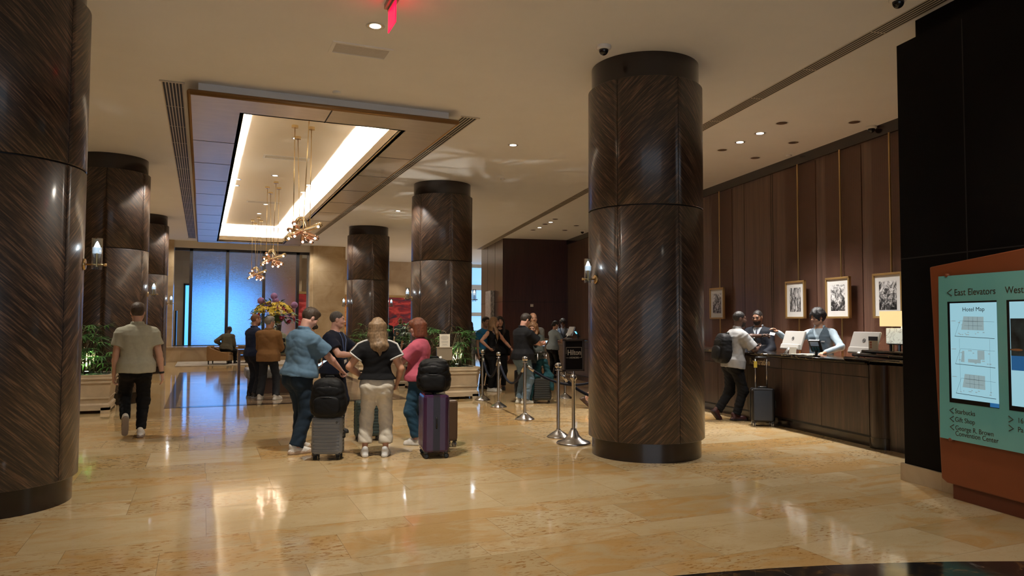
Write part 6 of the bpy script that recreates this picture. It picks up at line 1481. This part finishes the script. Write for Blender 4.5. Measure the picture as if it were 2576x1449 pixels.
# 13..15 the head of the queue
person('woman with long wavy fair hair in black tank top, hand on hip, in the queue', (6.22, 15.85), 150, 1.69, 'f', h=.008, skin_c=(.50, .27, .18), hair=('long', (.22, .12, .055), .36), head=(-34, -4, 0), build=1.0, twist=10,
       top=dict(mat=BLK, sleeve=0, hem=.05, loose=.010, scoop=1), legs=dict(mat=BLKP, cuff=.06, hem=.98), shoes=shoe(WSHOE), rh=(.25, .10, 1.0), rp=(1.4, -.6, .2), lh=(-.34, .28, .98), lp=(-1, -.6, -.3), hands={'l': dict(curl=1.0, n=(.2, .2, -1)), 'r': dict(curl=.6, n=(-1, .3, 0))}, extra=lambda c: (lanyard(c, pm('grey_lanyard', (.2, .2, .22), .6), .4, 0, BLKB), wristband(c, 'l', BLKB, .026)))
person('man in bright blue shirt standing behind the fair-haired woman in the queue', (6.30, 16.6), 165, 1.70, h=.011, skin_c=TAN, hair=('short', (.03, .02, .015)), top=dict(mat=cloth('bright_blue_tee', (.02, .17, .36)), sleeve=.6), legs=dict(mat=BLKP), shoes=shoe(DSHOE))
person('dark-haired woman in black at the right of the fair-haired woman', (6.53, 16.2), 195, 1.71, 'f', h=.011, skin_c=TAN, hair=('long', (.012, .009, .008), .35), top=dict(mat=BLK, sleeve=1.9), legs=dict(mat=BLKP), shoes=shoe(DSHOE))
person('woman in patterned pale top half hidden by the column behind the planter', (6.06, 17.1), 190, 1.62, 'f', h=.011, skin_c=PINK, hair=('long', (.05, .02, .012), .15), top=dict(mat=pm('patterned_blouse', (.42, .40, .36), .8, var=.55, vscale=26), sleeve=1.5), legs=dict(mat=pm('pale_trouser', (.42, .38, .32), .8)), shoes=shoe(WSHOE))
# 16..18 man in black polo and his neighbours
person('man in black polo and light jeans looking at his phone behind the ropes', (5.84, 13.28), 78, 1.765, build=1.16, belly=.05, h=.0075, skin_c=PINK, hair=('short', (.03, .022, .018)), head=(0, 26, 0),
       top=dict(mat=cloth('black_polo', (.006, .0065, .009)), collar=1, sleeve=.80, hem=.04, loose=.022, sr=.014), legs=dict(mat=cloth('light_denim', (.11, .165, .215)), hem=.99, cuff=.062, fold=.009), shoes=shoe(pm('pale_sneaker', (.55, .54, .48), .6), sole_h=.036),
       lh=(-.02, .44, 1.16), rh=(.10, .44, 1.16), lp=(-1, -.2, -.8), rp=(1, -.2, -.8), hands={'l': dict(curl=.9, d=(.5, .8, .1), n=(.7, -.2, .5)), 'r': dict(curl=.9, d=(-.4, .8, .1), n=(-.8, 0, .4))}, extra=lambda c: (glasses(c, SPEC), lanyard(c, pm('cream_lanyard', (.45, .40, .30), .6), .5)))
person('fair-haired woman in grey-green cardigan close behind the man in the black polo', (6.34, 13.85), 215, 1.60, 'f', h=.009, skin_c=FAIR, hair=('long', (.20, .10, .045), .12), head=(5, 22, 0), top=dict(mat=cloth('grey_green_cardigan', (.06, .07, .065)), sleeve=1.9, hem=.0, loose=.03), legs=dict(mat=JEAN), shoes=shoe(DSHOE), lh=(-.05, .3, 1.0), rh=(.05, .3, 1.0))
person('bald man in grey shirt standing behind the fair-haired woman in the cardigan', (6.57, 14.40), 190, 1.79, h=.011, skin_c=TAN, hair=None, top=dict(mat=cloth('grey_shirt', (.14, .135, .125)), sleeve=1.9, collar=1), legs=dict(mat=BLKP), shoes=shoe(DSHOE))
# 19, 20 far desk
person('dark-haired woman in light blue tee at the far end of the desk', (9.30, 19.0), 72, 1.62, 'f', h=.011, skin_c=FAIR, hair=('bun', (.014, .011, .01), -.1), lean=6, head=(15, 8, 0), top=dict(mat=cloth('light_blue_tee', (.30, .37, .42)), sleeve=.7, hem=.05), legs=dict(mat=BLKP), shoes=shoe(DSHOE), lh=(0, .42, 1.0), rh=(.15, .40, 1.0))
person('clerk in glasses and grey vest behind the far end of the desk', (10.50, 20.7), 215, 1.67, 'f', h=.011, skin_c=BROWN, hair=('curly', (.012, .009, .008)), head=(0, 12, 0), top=dict(mat=cloth('grey_vest', (.12, .13, .145)), mat2=cloth('white_shirt', (.5, .5, .5)), sleeve=1.8, collar=2, vneck=1, name='vest'), legs=dict(mat=BLKP), shoes=shoe(DSHOE), extra=lambda c: glasses(c, SPEC))
# 21 man in suit
def suit_extra(c):
    glasses(c, SPEC); f = c['front']; MB().tube([f(.955, 0, .012), f(.90, 0, .030), f(.75, 0, .036), f(.55, 0, .036)], [.016, .02, .026, .03], 8, flat=.4).build('tie', pm('dotted_navy_tie', (.012, .018, .04), .5, var=.9, vscale=70), c['t'])
    p = f(.72, -.085, .032); MB().cbox(tuple(p), (.055, .006, .016)).build('name_tag', BDG, c['t'])
person('man in dark suit, tie and glasses standing behind the desk beside the guest', (9.34, 10.55), 238, 1.82, build=1.0, h=.0068, skin_c=BROWN, hair=('buzz', (.012, .01, .009)), beard=(.012, .009, .008), head=(6, 10, 0),
       top=dict(mat=cloth('dark_suit', (.008, .010, .016), .7), mat2=cloth('pale_shirt', (.42, .46, .52)), collar=2, sleeve=1.97, hem=-.06, loose=.024, vneck=1, name='suit_jacket'), legs=dict(mat=BLKP), shoes=shoe(DSHOE), rh=(.16, .32, 1.05), lh=(-.16, .32, 1.05), extra=suit_extra)
# 22 guest with backpack
person('bald guest in white polo with black backpack leaning on the registration desk', (8.13, 9.84), 100, 1.80, build=1.10, h=.0068, skin_c=DARK, hair=('buzz', (.010, .008, .008)), beard=(.012, .009, .008), head=(14, 3, 0), lean=8, hip=(0, .02, .845),
       top=dict(mat=cloth('white_polo', (.31, .31, .31)), collar=1, sleeve=.85, hem=.02, loose=.018, fold=.007, sr=.012), legs=dict(mat=BLKP, hem=.95, cuff=.05), shoes=shoe(pm('burgundy_shoe', (.05, .012, .012), .4), pm('dark_sole', (.02, .01, .01), .6)),
       lh=(-.15, .71, 1.39), lp=(-.5, -.2, -1), rh=(.06, .46, 1.19), rp=(1, -.6, -.5), lf=(-.05, -.24, .05, -10), rf=(.10, .02, 0, 6), foot={'l': dict(pitch=48)}, hands={'l': dict(curl=.8, n=(.5, 0, -.8), thumb=.9), 'r': dict(curl=.6, n=(-.4, 0, 1), thumb=.7)}, extra=lambda c: wristband(c, 'l', BLKB, .03))
backpack('black backpack worn by the guest in the white polo', pt2(8.13, 9.84, 100, -.195), 100, .32, .23, .48, (.005, .005, .0055), .955, -8, 2)
# 23 clerk in vest handing over a card
def vest_extra(c):
    p = c['front'](.66, -.085, .026); MB().cbox(tuple(p), (.065, .006, .018)).build('name_tag', BDG, c['t'])
person('clerk in grey vest and pale blue shirt reaching out over the registration desk', (9.30, 9.03), 248, 1.815, build=1.0, h=.0068, skin_c=TAN, hair=('curly', (.008, .007, .008)), beard=None, head=(32, 8, 0), side=3,
       top=dict(mat=cloth('blue_grey_vest', (.10, .135, .165)), mat2=cloth('pale_blue_shirt', (.36, .45, .52)), collar=2, sleeve=0, hem=.05, loose=.020, vneck=1, name='vest'), legs=dict(mat=BLKP), shoes=shoe(DSHOE),
       rh=(.63, .24, 1.45), rp=(.3, -.3, -1), lh=(-.20, .34, 1.15), lp=(-1, -.4, -.2), hands={'r': dict(curl=.5, n=(0, .3, -1), thumb=.9), 'l': dict(curl=.3, n=(0, 0, -1), d=(.3, .9, -.1))}, extra=lambda c: (vest_extra(c), sleeves(c, cloth('pale_blue_shirt', (.36, .45, .52)))))
# 24 people almost hidden by the large column
person('person in black with sandals, only foot seen left of the large column', (7.02, 12.02), 118, 1.62, 'f', h=.011, skin_c=PINK, hair=('bun', (.02, .015, .012)), top=dict(mat=BLK, sleeve=1.9), legs=dict(mat=BLKP, hem=.55), shoes=shoe(pm('brown_sandal', (.06, .03, .015), .5), high=.03), rf=(.08, -.42, .07, 0), lf=(-.08, .12), foot={'r': dict(pitch=42)})
person('person in black at the desk, only hand and hair seen right of the large column', (8.74, 11.75), 75, 1.66, 'f', h=.011, skin_c=PINK, hair=('long', (.010, .008, .008), .2), top=dict(mat=BLK, sleeve=1.9), legs=dict(mat=BLKP), shoes=shoe(WSHOE), rh=(.27, .05, .76))
# ---------------------------------------------------------------- things in hands
PHONE = pm('black_phone', (.01, .01, .012), .15)
def phone(label, loc, rot, lit=False):
    o = thing('phone', label, 'phone', loc); o.rotation_euler = rot; MB().rbox((0, 0, 0), (.074, .15, .009), .008, 3).build('case', PHONE, o)
    if lit: MB().box(-.033, .033, -.068, .068, .0046, .0052).build('screen', pm('phone_screen', (.3, .4, .5), .2, emit=(.5, .7, 1), estr=.6), o)
def cup(label, loc):
    o = thing('paper_cup', label, 'cup', loc); MB().lathe([(.0, 0), (.030, 0), (.042, .12)], n=24).build('cup_body', pm('cup_paper', (.62, .55, .48), .6), o); MB().lathe([(.0425, .045), (.0405, .045), (.0415, .085), (.0435, .085)][:2]+[(.041, .09)], n=24, caps=False).build('sleeve', pm('cup_sleeve', (.22, .11, .06), .8), o); MB().lathe([(.045, .118), (.045, .126), (.038, .135), (.0, .135)], n=24).build('cup_lid', WHITEM, o)

def held(loc, az, l): a = R(az); return (loc[0]+math.cos(a)*l[0]+math.sin(a)*l[1], loc[1]-math.sin(a)*l[0]+math.cos(a)*l[1], l[2])
cup('paper coffee cup in the hand of the woman in the pink shirt', held((2.66, 9.42), -58, (.055, .44, 1.10)))
cup('paper cup in the hand of the bald man before the sunset painting', held((6.86, 27.0), 205, (.04, .43, 1.08)))
phone('black phone in the hand of the man in the navy tee', held((1.76, 10.75), 125, (.0, .445, 1.175)), (.1, 0, -R(95)))
phone('phone with lit screen in the left hand of the man in the light blue polo', held((1.10, 9.42), 62, (-.06, .40, 1.065)), (.5, 0, -R(62)), True)
phone('phone in the hands of the man in the black polo', held((5.84, 13.28), 78, (.03, .545, 1.175)), (.9, 0, -R(78)), True)
phone('phone in the right hand of the guest in the white polo', held((8.13, 9.84), 100, (.04, .555, 1.225)), (.15, 0, -R(70)))
kc = tag(MB().cbox((0, 0, 0), (.086, .054, .001)).build('key_card', pm('card_white', (.65, .66, .68), .3)), 'white card passing between the guest and the clerk in the vest', 'card'); kc.location = (8.88, 9.70, 1.425); kc.rotation_euler = (R(55), R(10), R(-60))
